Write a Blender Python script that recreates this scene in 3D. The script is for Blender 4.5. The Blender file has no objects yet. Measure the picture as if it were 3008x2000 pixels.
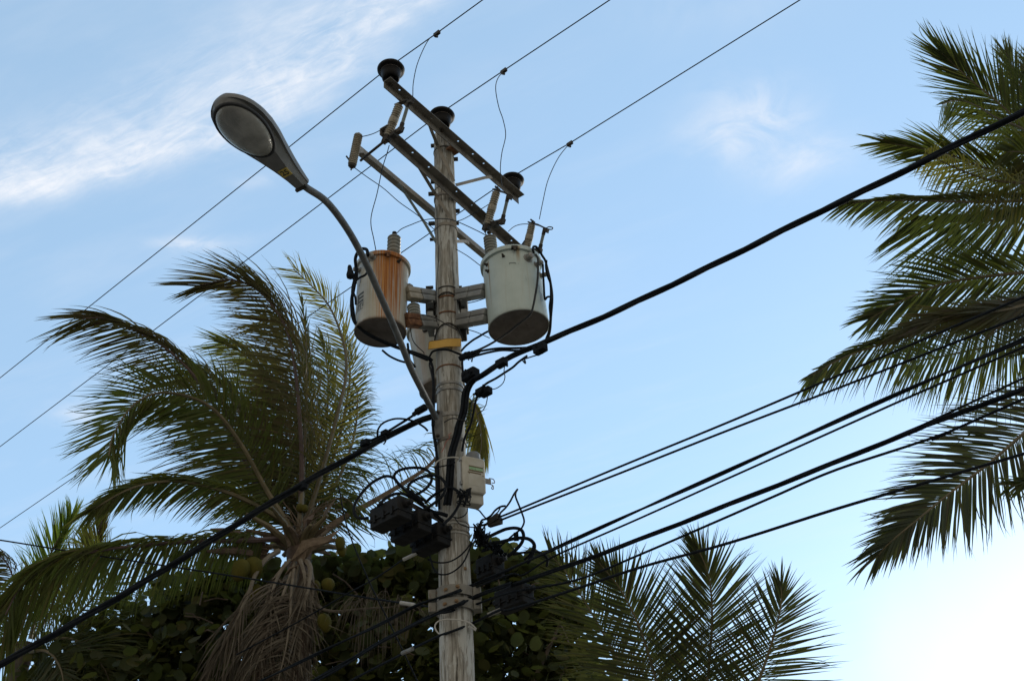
import bpy, math, random
from mathutils import Vector, Matrix
random.seed(7)
R = math.radians
scene = bpy.context.scene
COL = scene.collection

# ------------------------------------------------------------------ camera
CAM = Vector((0, 0, 1.6)); FPX = 3189.0
PITCH = R(35); ROLL = R(3.8)
F_ = Vector((0, math.cos(PITCH), math.sin(PITCH)))
U0 = Vector((0, -math.sin(PITCH), math.cos(PITCH)))
R0 = Vector((1, 0, 0))
RC = R0 * math.cos(ROLL) - U0 * math.sin(ROLL)
UC = R0 * math.sin(ROLL) + U0 * math.cos(ROLL)
cam = bpy.data.cameras.new('camera')
cam.sensor_width = 36; cam.sensor_fit = 'HORIZONTAL'; cam.lens = 36 * FPX / 3008
cam.clip_start = 0.05; cam.clip_end = 3000
camo = bpy.data.objects.new('camera', cam); COL.objects.link(camo)
M = Matrix.Identity(4)
for i in range(3):
    M[i][0] = RC[i]; M[i][1] = UC[i]; M[i][2] = -F_[i]; M[i][3] = CAM[i]
camo.matrix_world = M
scene.camera = camo

# ------------------------------------------------------------------ sun, sky, exposure
SUN_AZ = R(33); SUN_EL = R(14)            # low sun, ahead and to the right of the camera
sdir = Vector((math.sin(SUN_AZ) * math.cos(SUN_EL), math.cos(SUN_AZ) * math.cos(SUN_EL), math.sin(SUN_EL)))
sl = bpy.data.lights.new('sun', 'SUN'); sl.energy = 1.0; sl.angle = R(12); sl.color = (1, .93, .82)
so = bpy.data.objects.new('sun', sl); COL.objects.link(so)
so.rotation_euler = (-sdir).to_track_quat('-Z', 'Y').to_euler(); so.location = (0, 0, 30)
scene.view_settings.view_transform = 'Standard'; scene.view_settings.look = 'None'
scene.view_settings.gamma = 1; scene.view_settings.exposure = 0.95
world = bpy.data.worlds.new('World'); scene.world = world; world.use_nodes = True
SKY_STRENGTH = 0.15


class NT:
    """small node-tree helper"""
    def __init__(s, nt):
        s.t = nt; nt.nodes.clear()
    def n(s, typ, **kw):
        nd = s.t.nodes.new(typ)
        for k, v in kw.items():
            setattr(nd, k, v)
        return nd
    def put(s, sock, v):
        if isinstance(v, bpy.types.NodeSocket):
            s.t.links.new(v, sock)
        else:
            sock.default_value = v
    def m(s, op, a, b=0.0, c=0.0, clamp=False):
        nd = s.n('ShaderNodeMath', operation=op, use_clamp=clamp)
        s.put(nd.inputs[0], a); s.put(nd.inputs[1], b)
        s.put(nd.inputs[2], c)
        return nd.outputs[0]
    def mix(s, f, a, b, blend='MIX'):
        nd = s.n('ShaderNodeMix', data_type='RGBA', blend_type=blend)
        s.put(nd.inputs[0], f); s.put(nd.inputs[6], a); s.put(nd.inputs[7], b)
        return nd.outputs[2]
    def noise(s, vec, scale=5.0, detail=4.0, rough=0.5, dist=0.0):
        nd = s.n('ShaderNodeTexNoise')
        if vec is not None: s.put(nd.inputs['Vector'], vec)
        nd.inputs['Scale'].default_value = scale; nd.inputs['Detail'].default_value = detail
        nd.inputs['Roughness'].default_value = rough; nd.inputs['Distortion'].default_value = dist
        return nd.outputs[0]
    def ramp(s, fac, stops):
        nd = s.n('ShaderNodeValToRGB')
        while len(nd.color_ramp.elements) < len(stops): nd.color_ramp.elements.new(0.5)
        for e, (p, c) in zip(nd.color_ramp.elements, stops):
            e.position = p; e.color = (*c, 1) if len(c) == 3 else c
        s.put(nd.inputs[0], fac)
        return nd.outputs[0]
    def step(s, v, lo, hi):
        nd = s.n('ShaderNodeMapRange', interpolation_type='SMOOTHSTEP')
        s.put(nd.inputs[0], v); s.put(nd.inputs[1], lo); s.put(nd.inputs[2], hi)
        return nd.outputs[0]
    def comb(s, x, y, z):
        nd = s.n('ShaderNodeCombineXYZ'); s.put(nd.inputs[0], x); s.put(nd.inputs[1], y); s.put(nd.inputs[2], z)
        return nd.outputs[0]
    def sep(s, v):
        nd = s.n('ShaderNodeSeparateXYZ'); s.put(nd.inputs[0], v); return nd.outputs


def build_sky():
    h = NT(world.node_tree)
    tc = h.n('ShaderNodeTexCoord').outputs['Generated']
    sky = h.n('ShaderNodeTexSky', sky_type='NISHITA'); sky.sun_disc = False
    sky.sun_elevation = SUN_EL; sky.sun_rotation = SUN_AZ
    sky.altitude = 0; sky.air_density = 1.0; sky.dust_density = 0.3; sky.ozone_density = 3.0
    col = h.mix(1.0, sky.outputs[0], (1.02, 1.06, 1.02, 1), 'MULTIPLY')
    col = h.mix(.58, col, (1.80, 2.56, 3.32, 1))                          # thin high haze lifts and evens the blue
    x, y, z = h.sep(tc)
    behind = h.step(h.m('ADD', y, h.m('MULTIPLY', h.m('SUBTRACT', h.noise(tc, 3.0, 5.0), .5), .5)), .12, -.35)
    col = h.mix(behind, col, (2.2, 2.06, 1.78, 1))                        # unseen warm cloud added behind the camera to light the fronts of things
    zz = h.m('MAXIMUM', z, 0.06)
    px = h.m('DIVIDE', x, zz); py = h.m('DIVIDE', y, zz)          # position on a high cloud layer
    wv = h.comb(px, py, 0.0)
    warp = h.m('SUBTRACT', h.noise(wv, 5.0, 3.0), 0.5)
    u = h.m('SUBTRACT', h.m('MULTIPLY', px, .912), h.m('MULTIPLY', py, .410))
    v = h.m('ADD', h.m('MULTIPLY', px, .410), h.m('MULTIPLY', py, .912))
    # long cirrus band
    t = h.m('DIVIDE', h.m('ADD', u, .705), .30)
    v0 = h.m('SUBTRACT', .705, h.m('MULTIPLY', h.m('MULTIPLY', t, t), .043))
    dv = h.m('ADD', h.m('SUBTRACT', v, v0), h.m('MULTIPLY', warp, .09))
    up = h.m('DIVIDE', h.m('MINIMUM', dv, 0.0), .085); dn = h.m('DIVIDE', h.m('MAXIMUM', dv, 0.0), .032)
    band = h.m('EXPONENT', h.m('MULTIPLY', -1.0, h.m('ADD', h.m('MULTIPLY', up, up), h.m('MULTIPLY', dn, dn))))
    su = h.comb(h.m('MULTIPLY', h.m('ADD', u, h.m('MULTIPLY', v, .55)), 3.0), h.m('MULTIPLY', v, 13.0), warp)
    streak = h.m('ADD', h.m('MULTIPLY', h.step(h.noise(su, 1.3, 6.0, .6, .8), .30, .72), .6), h.m('MULTIPLY', h.step(h.noise(su, 4.0, 8.0, .65, 1.2), .36, .70), .45))
    soft = h.step(h.noise(wv, 9.0, 7.0, .62, .9), .28, .74)
    d = h.m('MULTIPLY', band, h.m('ADD', h.m('MULTIPLY', streak, .72), h.m('MULTIPLY', soft, .48)))
    fade = h.step(u, 0.15, -0.45)
    d = h.m('MULTIPLY', d, fade)
    # a very thin veil over the upper left
    veil = h.m('MULTIPLY', h.step(h.noise(su, .9, 5.0, .55, .4), .42, .85), h.step(u, .1, -.6))
    d = h.m('ADD', d, h.m('MULTIPLY', veil, .16))
    # small puffs
    def puff(cx, cy, rx, ry, amt, sc):
        a = h.m('DIVIDE', h.m('SUBTRACT', h.m('ADD', px, h.m('MULTIPLY', warp, .08)), cx), rx)
        b = h.m('DIVIDE', h.m('SUBTRACT', h.m('ADD', py, h.m('MULTIPLY', warp, .10)), cy), ry)
        g = h.m('EXPONENT', h.m('MULTIPLY', -1.0, h.m('ADD', h.m('MULTIPLY', a, a), h.m('MULTIPLY', b, b))))
        nz = h.step(h.noise(wv, sc, 6.0, .6, .6), .25, .8)
        return h.m('MULTIPLY', h.m('MULTIPLY', g, nz), amt)
    for p in ((.315, .985, .065, .06, .95, 13.0), (.40, 1.06, .07, .05, .7, 10.0), (-.425, 1.145, .05, .018, .9, 14.0),
              (-.31, 1.02, .05, .012, .35, 12.0), (.24, .80, .12, .05, .22, 6.0), (-.75, 1.55, .05, .05, .5, 8.0)):
        d = h.m('ADD', d, puff(*p))
    # bright cloud bank round the hidden sun
    sd = h.n('ShaderNodeVectorMath', operation='DOT_PRODUCT'); h.put(sd.inputs[0], tc); sd.inputs[1].default_value = tuple(sdir)
    glow = h.step(h.m('ADD', sd.outputs['Value'], h.m('MULTIPLY', h.m('SUBTRACT', h.noise(tc, 6.0, 6.0, .55, .3), .5), .07)), .955, .998)
    low = h.step(h.m('ADD', z, h.m('MULTIPLY', h.m('SUBTRACT', h.noise(tc, 5.0, 6.0, .55, .3), .5), .15)), .40, .2)
    d = h.m('MINIMUM', d, 1.0)
    CL = 3.3
    col = h.mix(h.m('MULTIPLY', d, .95), col, (CL * .97, CL * 1.0, CL * 1.06, 1))
    bank = h.m('MULTIPLY', low, h.m('ADD', .12, h.m('MULTIPLY', glow, .8)))
    col = h.mix(bank, col, (3.7, 3.75, 3.8, 1))
    bg = h.n('ShaderNodeBackground'); h.put(bg.inputs[0], col); bg.inputs[1].default_value = SKY_STRENGTH
    out = h.n('ShaderNodeOutputWorld'); h.t.links.new(bg.outputs[0], out.inputs[0])
build_sky()

# ------------------------------------------------------------------ pixel of the photograph + distance -> point in the place
def ray(x, y): return F_ + RC * ((x - 1504) / FPX) - UC * ((y - 1000) / FPX)
def at_y(x, y, Y): d = ray(x, y); return CAM + d * (Y / d.y)
def at_z(x, y, Z): d = ray(x, y); return CAM + d * ((Z - CAM.z) / d.z)
def dep(p): return (Vector(p) - CAM).dot(F_)
def crop(x0, y0, s): return lambda x, y: (x0 + x / s, y0 + y / s)
D = crop(0, 0, 1 / 1.27566)
K1 = crop(1000, 100, 2.613); K2 = crop(950, 600, 2.6133); K3 = crop(950, 1150, 2.6133); K4 = crop(600, 240, 4.6125)
K5 = crop(1000, 680, 3.92); K6 = crop(1380, 620, 3.563); K7 = crop(1330, 480, 5.228); K8 = crop(1100, 150, 4.2375)
K9 = crop(1200, 1350, 3.92); KA = crop(1000, 1650, 4.48); KB = crop(1000, 1400, 4.9); KC = crop(1230, 1150, 4.48)
KD = crop(1300, 1000, 5.2265); KE = crop(1500, 1000, 1.5643); KF = crop(1250, 1500, 1.9658); KG = crop(2300, 50, 2.4124)
KH = crop(2300, 650, 2.4124); KI = crop(0, 1450, 1.8146); KJ = crop(550, 1400, 2.614); KL = crop(100, 750, 1.96); KM = crop(0, 1450, 2.85)
def PT(K, pts, Y):
    out = []
    for i, p in enumerate(pts):
        if len(p) == 3: yy = p[2]
        elif isinstance(Y, tuple): yy = Y[0] + (Y[1] - Y[0]) * i / max(1, len(pts) - 1)
        else: yy = Y
        out.append(at_y(*K(p[0], p[1]), yy))
    return out
def smooth(P, n=8):
    P = [Vector(p) for p in P]
    if len(P) < 3: return [P[0].lerp(P[1], i / n) for i in range(n + 1)]
    Q = [P[0] * 2 - P[1]] + P + [P[-1] * 2 - P[-2]]
    out = []
    for i in range(1, len(Q) - 2):
        a, b, c, d = Q[i - 1:i + 3]
        for k in range(n):
            t = k / n
            out.append(.5 * (2 * b + (c - a) * t + (2 * a - 5 * b + 4 * c - d) * t * t + (3 * b - a - 3 * c + d) * t ** 3))
    out.append(P[-1])
    return out

# ------------------------------------------------------------------ mesh helpers
def perp(t):
    t = t.normalized(); a = Vector((0, 0, 1)) if abs(t.z) < .9 else Vector((1, 0, 0))
    u = t.cross(a).normalized(); return u, t.cross(u).normalized()
class MB:
    def __init__(s): s.v = []; s.f = []; s.m = []
    def add(s, verts, faces, mi=0):
        o = len(s.v); s.v += [Vector(p) for p in verts]
        s.f += [tuple(i + o for i in f) for f in faces]; s.m += [mi] * len(faces)
    def tube(s, P, r, n=8, mi=0, cap=True):
        P = [Vector(p) for p in P]; N = len(P)
        rr = (lambda i: r[0] + (r[1] - r[0]) * i / (N - 1)) if isinstance(r, tuple) else ((lambda i: r[i]) if isinstance(r, list) else (lambda i: r))
        u = None; vs = []
        for i in range(N):
            t = (P[min(i + 1, N - 1)] - P[max(i - 1, 0)])
            if t.length < 1e-9: t = Vector((0, 0, 1))
            t.normalize()
            if u is None: u, _ = perp(t)
            else:
                u = u - t * u.dot(t)
                u = u.normalized() if u.length > 1e-6 else perp(t)[0]
            w = t.cross(u)
            for k in range(n):
                a = 2 * math.pi * k / n
                vs.append(P[i] + (u * math.cos(a) + w * math.sin(a)) * rr(i))
        fs = [(i * n + k, i * n + (k + 1) % n, (i + 1) * n + (k + 1) % n, (i + 1) * n + k) for i in range(N - 1) for k in range(n)]
        if cap: fs += [tuple(range(n))[::-1], tuple((N - 1) * n + k for k in range(n))]
        s.add(vs, fs, mi)
    def lathe(s, P0, ax, prof, n=24, mi=0, cap=True):
        ax = Vector(ax).normalized(); u, w = perp(ax); P0 = Vector(P0); vs = []
        for r, hh in prof:
            for k in range(n):
                a = 2 * math.pi * k / n; vs.append(P0 + ax * hh + (u * math.cos(a) + w * math.sin(a)) * max(r, 1e-4))
        N = len(prof)
        fs = [(i * n + k, i * n + (k + 1) % n, (i + 1) * n + (k + 1) % n, (i + 1) * n + k) for i in range(N - 1) for k in range(n)]
        if cap: fs += [tuple(range(n))[::-1], tuple((N - 1) * n + k for k in range(n))]
        s.add(vs, fs, mi)
    def box(s, c, ax, sz, mi=0, bev=0.0):
        """c centre, ax three unit axes, sz half sizes; bev rounds the edges running along ax[2]"""
        c = Vector(c); a, b, d = [Vector(q) for q in ax]
        if bev <= 0:
            vs = [c + a * sz[0] * i + b * sz[1] * j + d * sz[2] * k for i in (-1, 1) for j in (-1, 1) for k in (-1, 1)]
            s.add(vs, [(0, 1, 3, 2), (4, 6, 7, 5), (0, 4, 5, 1), (2, 3, 7, 6), (0, 2, 6, 4), (1, 5, 7, 3)], mi); return
        ring = []
        for cx, cy, a0 in ((1, 1, 0), (-1, 1, 90), (-1, -1, 180), (1, -1, 270)):
            for k in range(5):
                an = R(a0 + k * 22.5)
                ring.append((cx * (sz[0] - bev) + bev * math.cos(an), cy * (sz[1] - bev) + bev * math.sin(an)))
        n = len(ring); e = bev * .4; vs = []
        for hh, sc in ((-sz[2], e), (-sz[2] + e, 0), (sz[2] - e, 0), (sz[2], e)):
            for x, y in ring:
                vs.append(c + a * (x - math.copysign(min(sc, abs(x)), x)) + b * (y - math.copysign(min(sc, abs(y)), y)) + d * hh)
        fs = [(i * n + k, i * n + (k + 1) % n, (i + 1) * n + (k + 1) % n, (i + 1) * n + k) for i in range(3) for k in range(n)]
        fs += [tuple(range(n))[::-1], tuple(3 * n + k for k in range(n))]
        s.add(vs, fs, mi)
    def bar(s, P, wdir, w, t, mi=0):
        """flat bar along the polyline P, w wide along wdir, t thick"""
        P = [Vector(p) for p in P]; vs = []; wdir = Vector(wdir).normalized()
        for i, p in enumerate(P):
            tg = (P[min(i + 1, len(P) - 1)] - P[max(i - 1, 0)]).normalized()
            a = (wdir - tg * wdir.dot(tg)).normalized(); b = tg.cross(a)
            vs += [p + a * w / 2 + b * t / 2, p - a * w / 2 + b * t / 2, p - a * w / 2 - b * t / 2, p + a * w / 2 - b * t / 2]
        fs = [(i * 4 + k, i * 4 + (k + 1) % 4, i * 4 + 4 + (k + 1) % 4, i * 4 + 4 + k) for i in range(len(P) - 1) for k in range(4)]
        fs += [(3, 2, 1, 0), tuple(len(vs) - 4 + k for k in range(4))]
        s.add(vs, fs, mi)
    def build(s, name, mats, parent=None, loc=None, flat=False):
        if not isinstance(mats, (list, tuple)): mats = [mats]
        if parent is not None: o0 = Vector(parent['_o'])
        else: o0 = Vector(loc) if loc is not None else s.v[0].copy()
        own = o0
        if parent is not None:
            own = s.v[0].copy() if loc is None else Vector(loc)
        me = bpy.data.meshes.new(name)
        me.from_pydata([tuple(p - own) for p in s.v], [], s.f); me.update()
        for mt in mats: me.materials.append(mt)
        if len(mats) > 1: me.polygons.foreach_set('material_index', s.m)
        if not flat:
            me.polygons.foreach_set('use_smooth', [True] * len(me.polygons))
            try: me.set_sharp_from_angle(angle=R(38))
            except Exception: pass
        o = bpy.data.objects.new(name, me); COL.objects.link(o)
        o['_o'] = tuple(own)
        if parent is not None: o.parent = parent; o.location = own - o0
        else: o.location = own
        return o
def tag(o, label=None, cat=None, group=None, kind=None):
    for k, v in (('label', label), ('category', cat), ('group', group), ('kind', kind)):
        if v: o[k] = v
    return o
def thing(name, label, cat, loc, group=None):
    o = bpy.data.objects.new(name, None); COL.objects.link(o); o.location = loc; o['_o'] = tuple(loc)
    o.empty_display_size = .1
    return tag(o, label, cat, group)

# ------------------------------------------------------------------ materials
def mat(name, fn):
    m = bpy.data.materials.new(name); m.use_nodes = True; h = NT(m.node_tree)
    out = h.n('ShaderNodeOutputMaterial'); fn(h, out); return m
def pbsdf(h, out, col, rough=.5, metal=0.0, bump=None, bstr=.3, bdist=.01, spec=.5):
    p = h.n('ShaderNodeBsdfPrincipled'); h.put(p.inputs['Base Color'], col); h.put(p.inputs['Roughness'], rough)
    p.inputs['Metallic'].default_value = metal; p.inputs['Specular IOR Level'].default_value = spec
    if bump is not None:
        b = h.n('ShaderNodeBump'); b.inputs['Strength'].default_value = bstr; b.inputs['Distance'].default_value = bdist
        h.put(b.inputs['Height'], bump); h.t.links.new(b.outputs[0], p.inputs['Normal'])
    h.t.links.new(p.outputs[0], out.inputs[0]); return p
def objc(h): return h.n('ShaderNodeTexCoord').outputs['Object']
def mapped(h, v, sx, sy, sz):
    nd = h.n('ShaderNodeMapping'); h.put(nd.inputs[0], v); nd.inputs['Scale'].default_value = (sx, sy, sz); return nd.outputs[0]
def mottled(name, c1, c2, scale=8.0, rough=.6, metal=0.0, bstr=.15, lo=.35, hi=.65, spec=.5, c3=None):
    def fn(h, out):
        v = objc(h); n1 = h.noise(v, scale, 6, .6); f = h.step(n1, lo, hi)
        col = h.mix(f, (*c1, 1), (*c2, 1))
        if c3:
            col = h.mix(h.m('MULTIPLY', h.step(h.noise(mapped(h, v, 1, 1, .5), scale * 2.3, 5, .65), .56, .74), .8), col, (*c3, 1))
        pbsdf(h, out, col, rough, metal, h.noise(v, scale * 6, 4), bstr, .004, spec)
    return mat(name, fn)
def wood(h, out):
    v = objc(h)
    wob = h.n('ShaderNodeVectorMath', operation='ADD'); h.put(wob.inputs[0], v)
    nz = h.n('ShaderNodeTexNoise'); h.put(nz.inputs['Vector'], v); nz.inputs['Scale'].default_value = 3
    sc = h.n('ShaderNodeVectorMath', operation='SCALE'); h.put(sc.inputs[0], nz.outputs[1]); sc.inputs['Scale'].default_value = .03
    h.put(wob.inputs[1], sc.outputs[0]); v2 = wob.outputs[0]
    g = h.noise(mapped(h, v2, 46, 46, 3.2), 1.0, 8, .68, .3)         # grain
    patch = h.noise(mapped(h, v2, 9, 9, 2.2), 1.0, 7, .66)
    big = h.noise(mapped(h, v2, 4, 4, .9), 1.0, 4, .55)
    base = h.ramp(g, [(.28, (.065, .058, .046)), (.41, (.195, .18, .15)), (.54, (.335, .315, .275)), (.72, (.45, .435, .40))])
    brown = h.mix(h.m('MULTIPLY', h.step(h.m('ADD', patch, h.m('MULTIPLY', big, .5)), .78, .92), .65), base, (.20, .165, .115, 1))
    pale = h.step(h.m('ADD', h.noise(mapped(h, v2, 14, 14, 2.6), 1.0, 8, .7), h.m('MULTIPLY', g, .35)), .67, .75)
    col = h.mix(h.m('MULTIPLY', pale, .9), brown, (.47, .465, .43, 1))
    crack = h.step(h.noise(mapped(h, v2, 75, 75, 1.7), 1.0, 5, .55), .39, .33)
    cmask = h.step(h.noise(mapped(h, v, 7, 7, 1.6), 1.0, 3, .5), .42, .56)
    crack = h.m('MULTIPLY', crack, cmask)
    col = h.mix(h.m('MULTIPLY', crack, .9), col, (.025, .02, .014, 1))
    pbsdf(h, out, col, .9, 0, h.m('ADD', g, h.m('MULTIPLY', crack, -.8)), .7, .012, .2)
M_WOOD = mat('weathered_wood', wood)
M_ARM = mottled('crossarm_steel', (.12, .105, .088), (.19, .17, .142), 9, .65, .15, .2, c3=(.09, .065, .045))
M_ARM2 = mottled('crossarm_steel_pale', (.20, .178, .145), (.28, .25, .205), 9, .65, .1, .2, c3=(.14, .09, .05))
M_GALV = mottled('galvanised_steel', (.18, .175, .16), (.27, .26, .24), 12, .5, .35, .1, c3=(.2, .15, .1))
M_ALU = mottled('grey_aluminium', (.17, .172, .165), (.25, .25, .235), 7, .55, .2, .1, c3=(.17, .15, .13))
M_DKSTEEL = mottled('dark_rusty_steel', (.022, .022, .02), (.06, .048, .036), 14, .7, .3, .3)
M_RUST = mottled('rusted_steel', (.10, .04, .018), (.23, .11, .05), 22, .85, .1, .4)
M_BLACKP = mottled('black_porcelain', (.004, .0038, .004), (.007, .006, .006), 5, .5, 0, .02, spec=.15)
M_EDGE = mottled('worn_porcelain_edge', (.10, .08, .065), (.15, .12, .10), 20, .6)
M_GREYP = mottled('grey_porcelain', (.20, .198, .17), (.26, .255, .22), 10, .4, 0, .05, c3=(.2, .18, .14))
M_CREAMP = mottled('cream_porcelain', (.27, .235, .175), (.36, .32, .25), 14, .5, 0, .08, c3=(.15, .11, .06))
M_CABLE = mottled('black_cable', (.006, .008, .011), (.012, .015, .019), 30, .75, 0, .1, spec=.1)
M_CABLE2 = mottled('faded_cable', (.018, .02, .022), (.035, .036, .036), 18, .65, 0, .1, spec=.25)
M_COND = mottled('bare_conductor', (.012, .022, .034), (.022, .036, .05), 30, .6, 0, .05, spec=.25)
M_WHITEC = mottled('white_cable', (.36, .35, .31), (.46, .44, .40), 20, .6)
M_TUBE = mottled('fuse_tube_glassfibre', (.14, .18, .18), (.22, .255, .25), 12, .5)
M_PIPE = mottled('lamp_arm_galvanised', (.10, .105, .105), (.155, .155, .15), 16, .6, .2, .1, c3=(.075, .07, .065))
M_LAMP = mottled('lamp_housing_grey', (.14, .14, .132), (.185, .18, .17), 6, .6, .1, .08, c3=(.15, .145, .135))
M_LAMPD = mottled('lamp_gasket', (.02, .02, .022), (.035, .035, .035), 8, .7)
M_BOXP = mottled('splice_box_black', (.009, .0088, .0088), (.017, .0165, .016), 16, .7, 0, .1, spec=.15, c3=(.024, .022, .02))
M_METER = mottled('meter_box_cream', (.37, .345, .28), (.46, .44, .38), 7, .6, 0, .06, c3=(.25, .22, .15))
M_METERS = mottled('meter_box_side', (.42, .42, .40), (.50, .50, .47), 8, .6)
M_GREEN = mottled('green_label', (.16, .30, .14), (.32, .44, .27), 60, .5)
M_GREYC = mottled('grey_pvc', (.10, .11, .12), (.16, .17, .175), 10, .5)
M_YELLOW = mottled('yellow_plate', (.55, .31, .04), (.62, .36, .06), 10, .5, 0, .03, c3=(.48, .27, .05))
M_YEDGE = mottled('dark_outline', (.10, .06, .02), (.14, .09, .03), 10, .6)
M_STICK = mottled('yellow_sticker', (.52, .38, .07), (.62, .46, .10), 30, .55)
M_BLACKINK = mottled('black_ink', (.015, .014, .012), (.03, .028, .025), 30, .6)
M_STENCIL = mottled('stencil_ink', (.05, .055, .055), (.11, .115, .11), 60, .7)
M_TANKB = mottled('tank_bottom_shaded', (.13, .11, .095), (.18, .155, .14), 9, .8, 0, .1, c3=(.09, .065, .05))  # greyer, dirtier tank paint with the shade of the underside in its colour
M_RIB = mottled('dry_leaf_rib', (.12, .098, .07), (.18, .15, .11), 8, .8)
M_BRK = mottled('painted_clamp_bracket', (.16, .15, .125), (.22, .205, .175), 9, .7, 0, .15, c3=(.11, .07, .04))
M_BOLTR = mottled('rusty_bolt', (.13, .075, .035), (.22, .14, .07), 30, .85)
M_ASPH = mottled('asphalt', (.045, .045, .045), (.06, .06, .058), 3, .9)
M_PAVE = mottled('concrete_paving', (.26, .25, .23), (.33, .32, .30), 2, .9)
M_SOIL = mottled('sandy_soil', (.16, .13, .09), (.24, .20, .14), .6, .95)

def tank_paint(name, base1, base2, rust_lo, rust_hi, rust_amt, zlen, drips):
    """painted tank; rust runs down from the lid between two compass angles; small drips at given angles/heights"""
    def fn(h, out):
        v = objc(h); x, y, z = h.sep(v)
        ang = h.m('ARCTAN2', y, x)
        n = h.noise(v, 5, 6, .6)
        col = h.mix(h.step(n, .35, .65), (*base1, 1), (*base2, 1))
        grime = h.noise(h.comb(h.m('MULTIPLY', ang, 9.0), 0.0, h.m('MULTIPLY', z, .8)), 2.2, 6, .65)
        col = h.mix(h.m('MULTIPLY', h.step(grime, .5, .75), .4), col, (.34, .27, .15, 1))
        rustc = h.ramp(h.noise(h.comb(h.m('MULTIPLY', ang, 30.0), 0.0, h.m('MULTIPLY', z, .9)), 1.4, 5, .6),
                       [(.32, (.10, .030, .010)), (.46, (.30, .095, .018)), (.60, (.43, .18, .04)), (.75, (.48, .32, .14))])
        st = h.noise(h.comb(h.m('MULTIPLY', ang, 13.0), 0.0, h.m('MULTIPLY', z, .5)), 1.7, 7, .68)
        mid = (rust_lo + rust_hi) / 2; half = (rust_hi - rust_lo) / 2
        dist = h.m('ABSOLUTE', h.m('SUBTRACT', ang, mid))
        win = h.step(dist, half * 1.3, half * .3)
        wide = h.step(dist, half * 2.2, half * .6)
        zz = h.step(z, .72 - zlen, .74)
        stain = h.m('MULTIPLY', h.m('MULTIPLY', h.step(h.noise(h.comb(h.m('MULTIPLY', ang, 22.0), 0.0, h.m('MULTIPLY', z, .6)), 1.5, 6, .65), .35, .68), wide), .7 * rust_amt)
        col = h.mix(stain, col, (.37, .275, .14, 1))
        f = h.m('MULTIPLY', h.step(h.m('ADD', h.m('ADD', st, h.m('MULTIPLY', zz, .15)), h.m('MULTIPLY', win, .24)), .70, .84), h.m('MULTIPLY', rust_amt, h.m('MULTIPLY', win, 1.5, 0.0, True)))
        col = h.mix(f, col, rustc)
        for a, z1, ln, w in drips:
            da = h.m('ABSOLUTE', h.m('SUBTRACT', ang, h.m('ADD', a, h.m('MULTIPLY', h.m('SUBTRACT', h.noise(v, 6, 2), .5), .03))))
            g = h.m('MULTIPLY', h.step(da, w, w * .2), h.m('MULTIPLY', h.step(z, z1 - ln, z1 - ln * .15), h.step(z, z1 + .015, z1)))
            col = h.mix(h.m('MULTIPLY', g, .8), col, (.22, .13, .03, 1))
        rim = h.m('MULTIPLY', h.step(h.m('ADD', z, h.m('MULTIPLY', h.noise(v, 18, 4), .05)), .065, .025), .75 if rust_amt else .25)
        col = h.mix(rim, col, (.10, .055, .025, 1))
        pbsdf(h, out, col, h.m('ADD', .42, h.m('MULTIPLY', f, .4)), 0, h.noise(v, 40, 3), .06, .004, .4)
    return mat(name, fn)
M_TANKL = tank_paint('rust_streaked_white_tank', (.40, .41, .37), (.50, .51, .47), -1.86, -.36, 1.0, 1.0, ())
M_TANKR = tank_paint('white_tank', (.41, .475, .44), (.46, .525, .49), 4, 4.1, 0.0, .1,
                     ((-1.43, .70, .20, .10), (-2.55, .64, .62, .05)))
M_TANKREAR = tank_paint('faded_white_tank', (.36, .35, .30), (.44, .43, .38), -2.6, -2.0, .3, .9, ())

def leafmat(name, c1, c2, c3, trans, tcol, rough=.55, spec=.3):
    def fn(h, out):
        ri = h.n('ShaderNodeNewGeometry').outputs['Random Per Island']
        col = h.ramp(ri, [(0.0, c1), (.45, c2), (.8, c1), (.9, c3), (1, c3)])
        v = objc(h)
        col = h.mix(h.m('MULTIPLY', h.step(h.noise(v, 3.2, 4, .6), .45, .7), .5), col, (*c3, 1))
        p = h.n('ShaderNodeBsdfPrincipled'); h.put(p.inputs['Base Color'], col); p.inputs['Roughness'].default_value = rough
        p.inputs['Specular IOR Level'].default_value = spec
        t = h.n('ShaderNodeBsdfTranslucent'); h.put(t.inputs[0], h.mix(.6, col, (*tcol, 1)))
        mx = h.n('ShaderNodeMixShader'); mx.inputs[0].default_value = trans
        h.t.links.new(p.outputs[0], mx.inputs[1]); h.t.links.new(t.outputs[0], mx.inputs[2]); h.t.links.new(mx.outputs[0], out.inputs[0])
    return mat(name, fn)
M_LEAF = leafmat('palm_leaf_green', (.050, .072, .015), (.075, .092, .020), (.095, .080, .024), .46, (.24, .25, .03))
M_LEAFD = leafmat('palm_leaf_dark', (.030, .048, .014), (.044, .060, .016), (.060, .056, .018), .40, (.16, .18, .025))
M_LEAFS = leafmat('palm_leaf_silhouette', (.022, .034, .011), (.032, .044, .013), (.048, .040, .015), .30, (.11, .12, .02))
M_LEAFY = leafmat('palm_leaf_yellow', (.13, .125, .030), (.17, .155, .042), (.09, .10, .024), .48, (.34, .30, .04))
M_LEAFB = leafmat('palm_leaf_brownish', (.052, .056, .018), (.070, .066, .022), (.070, .045, .024), .42, (.20, .16, .03))
M_LEAFG = leafmat('palm_leaf_bright', (.075, .12, .022), (.10, .15, .03), (.13, .12, .03), .55, (.26, .34, .04))
M_DEAD = leafmat('dead_palm_leaf', (.075, .060, .044), (.150, .128, .098), (.040, .028, .020), .2, (.10, .08, .05), .85, .1)
M_GRAPE = leafmat('sea_grape_leaf', (.026, .038, .012), (.048, .060, .018), (.085, .078, .022), .42, (.15, .16, .03), .6, .2)
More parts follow.
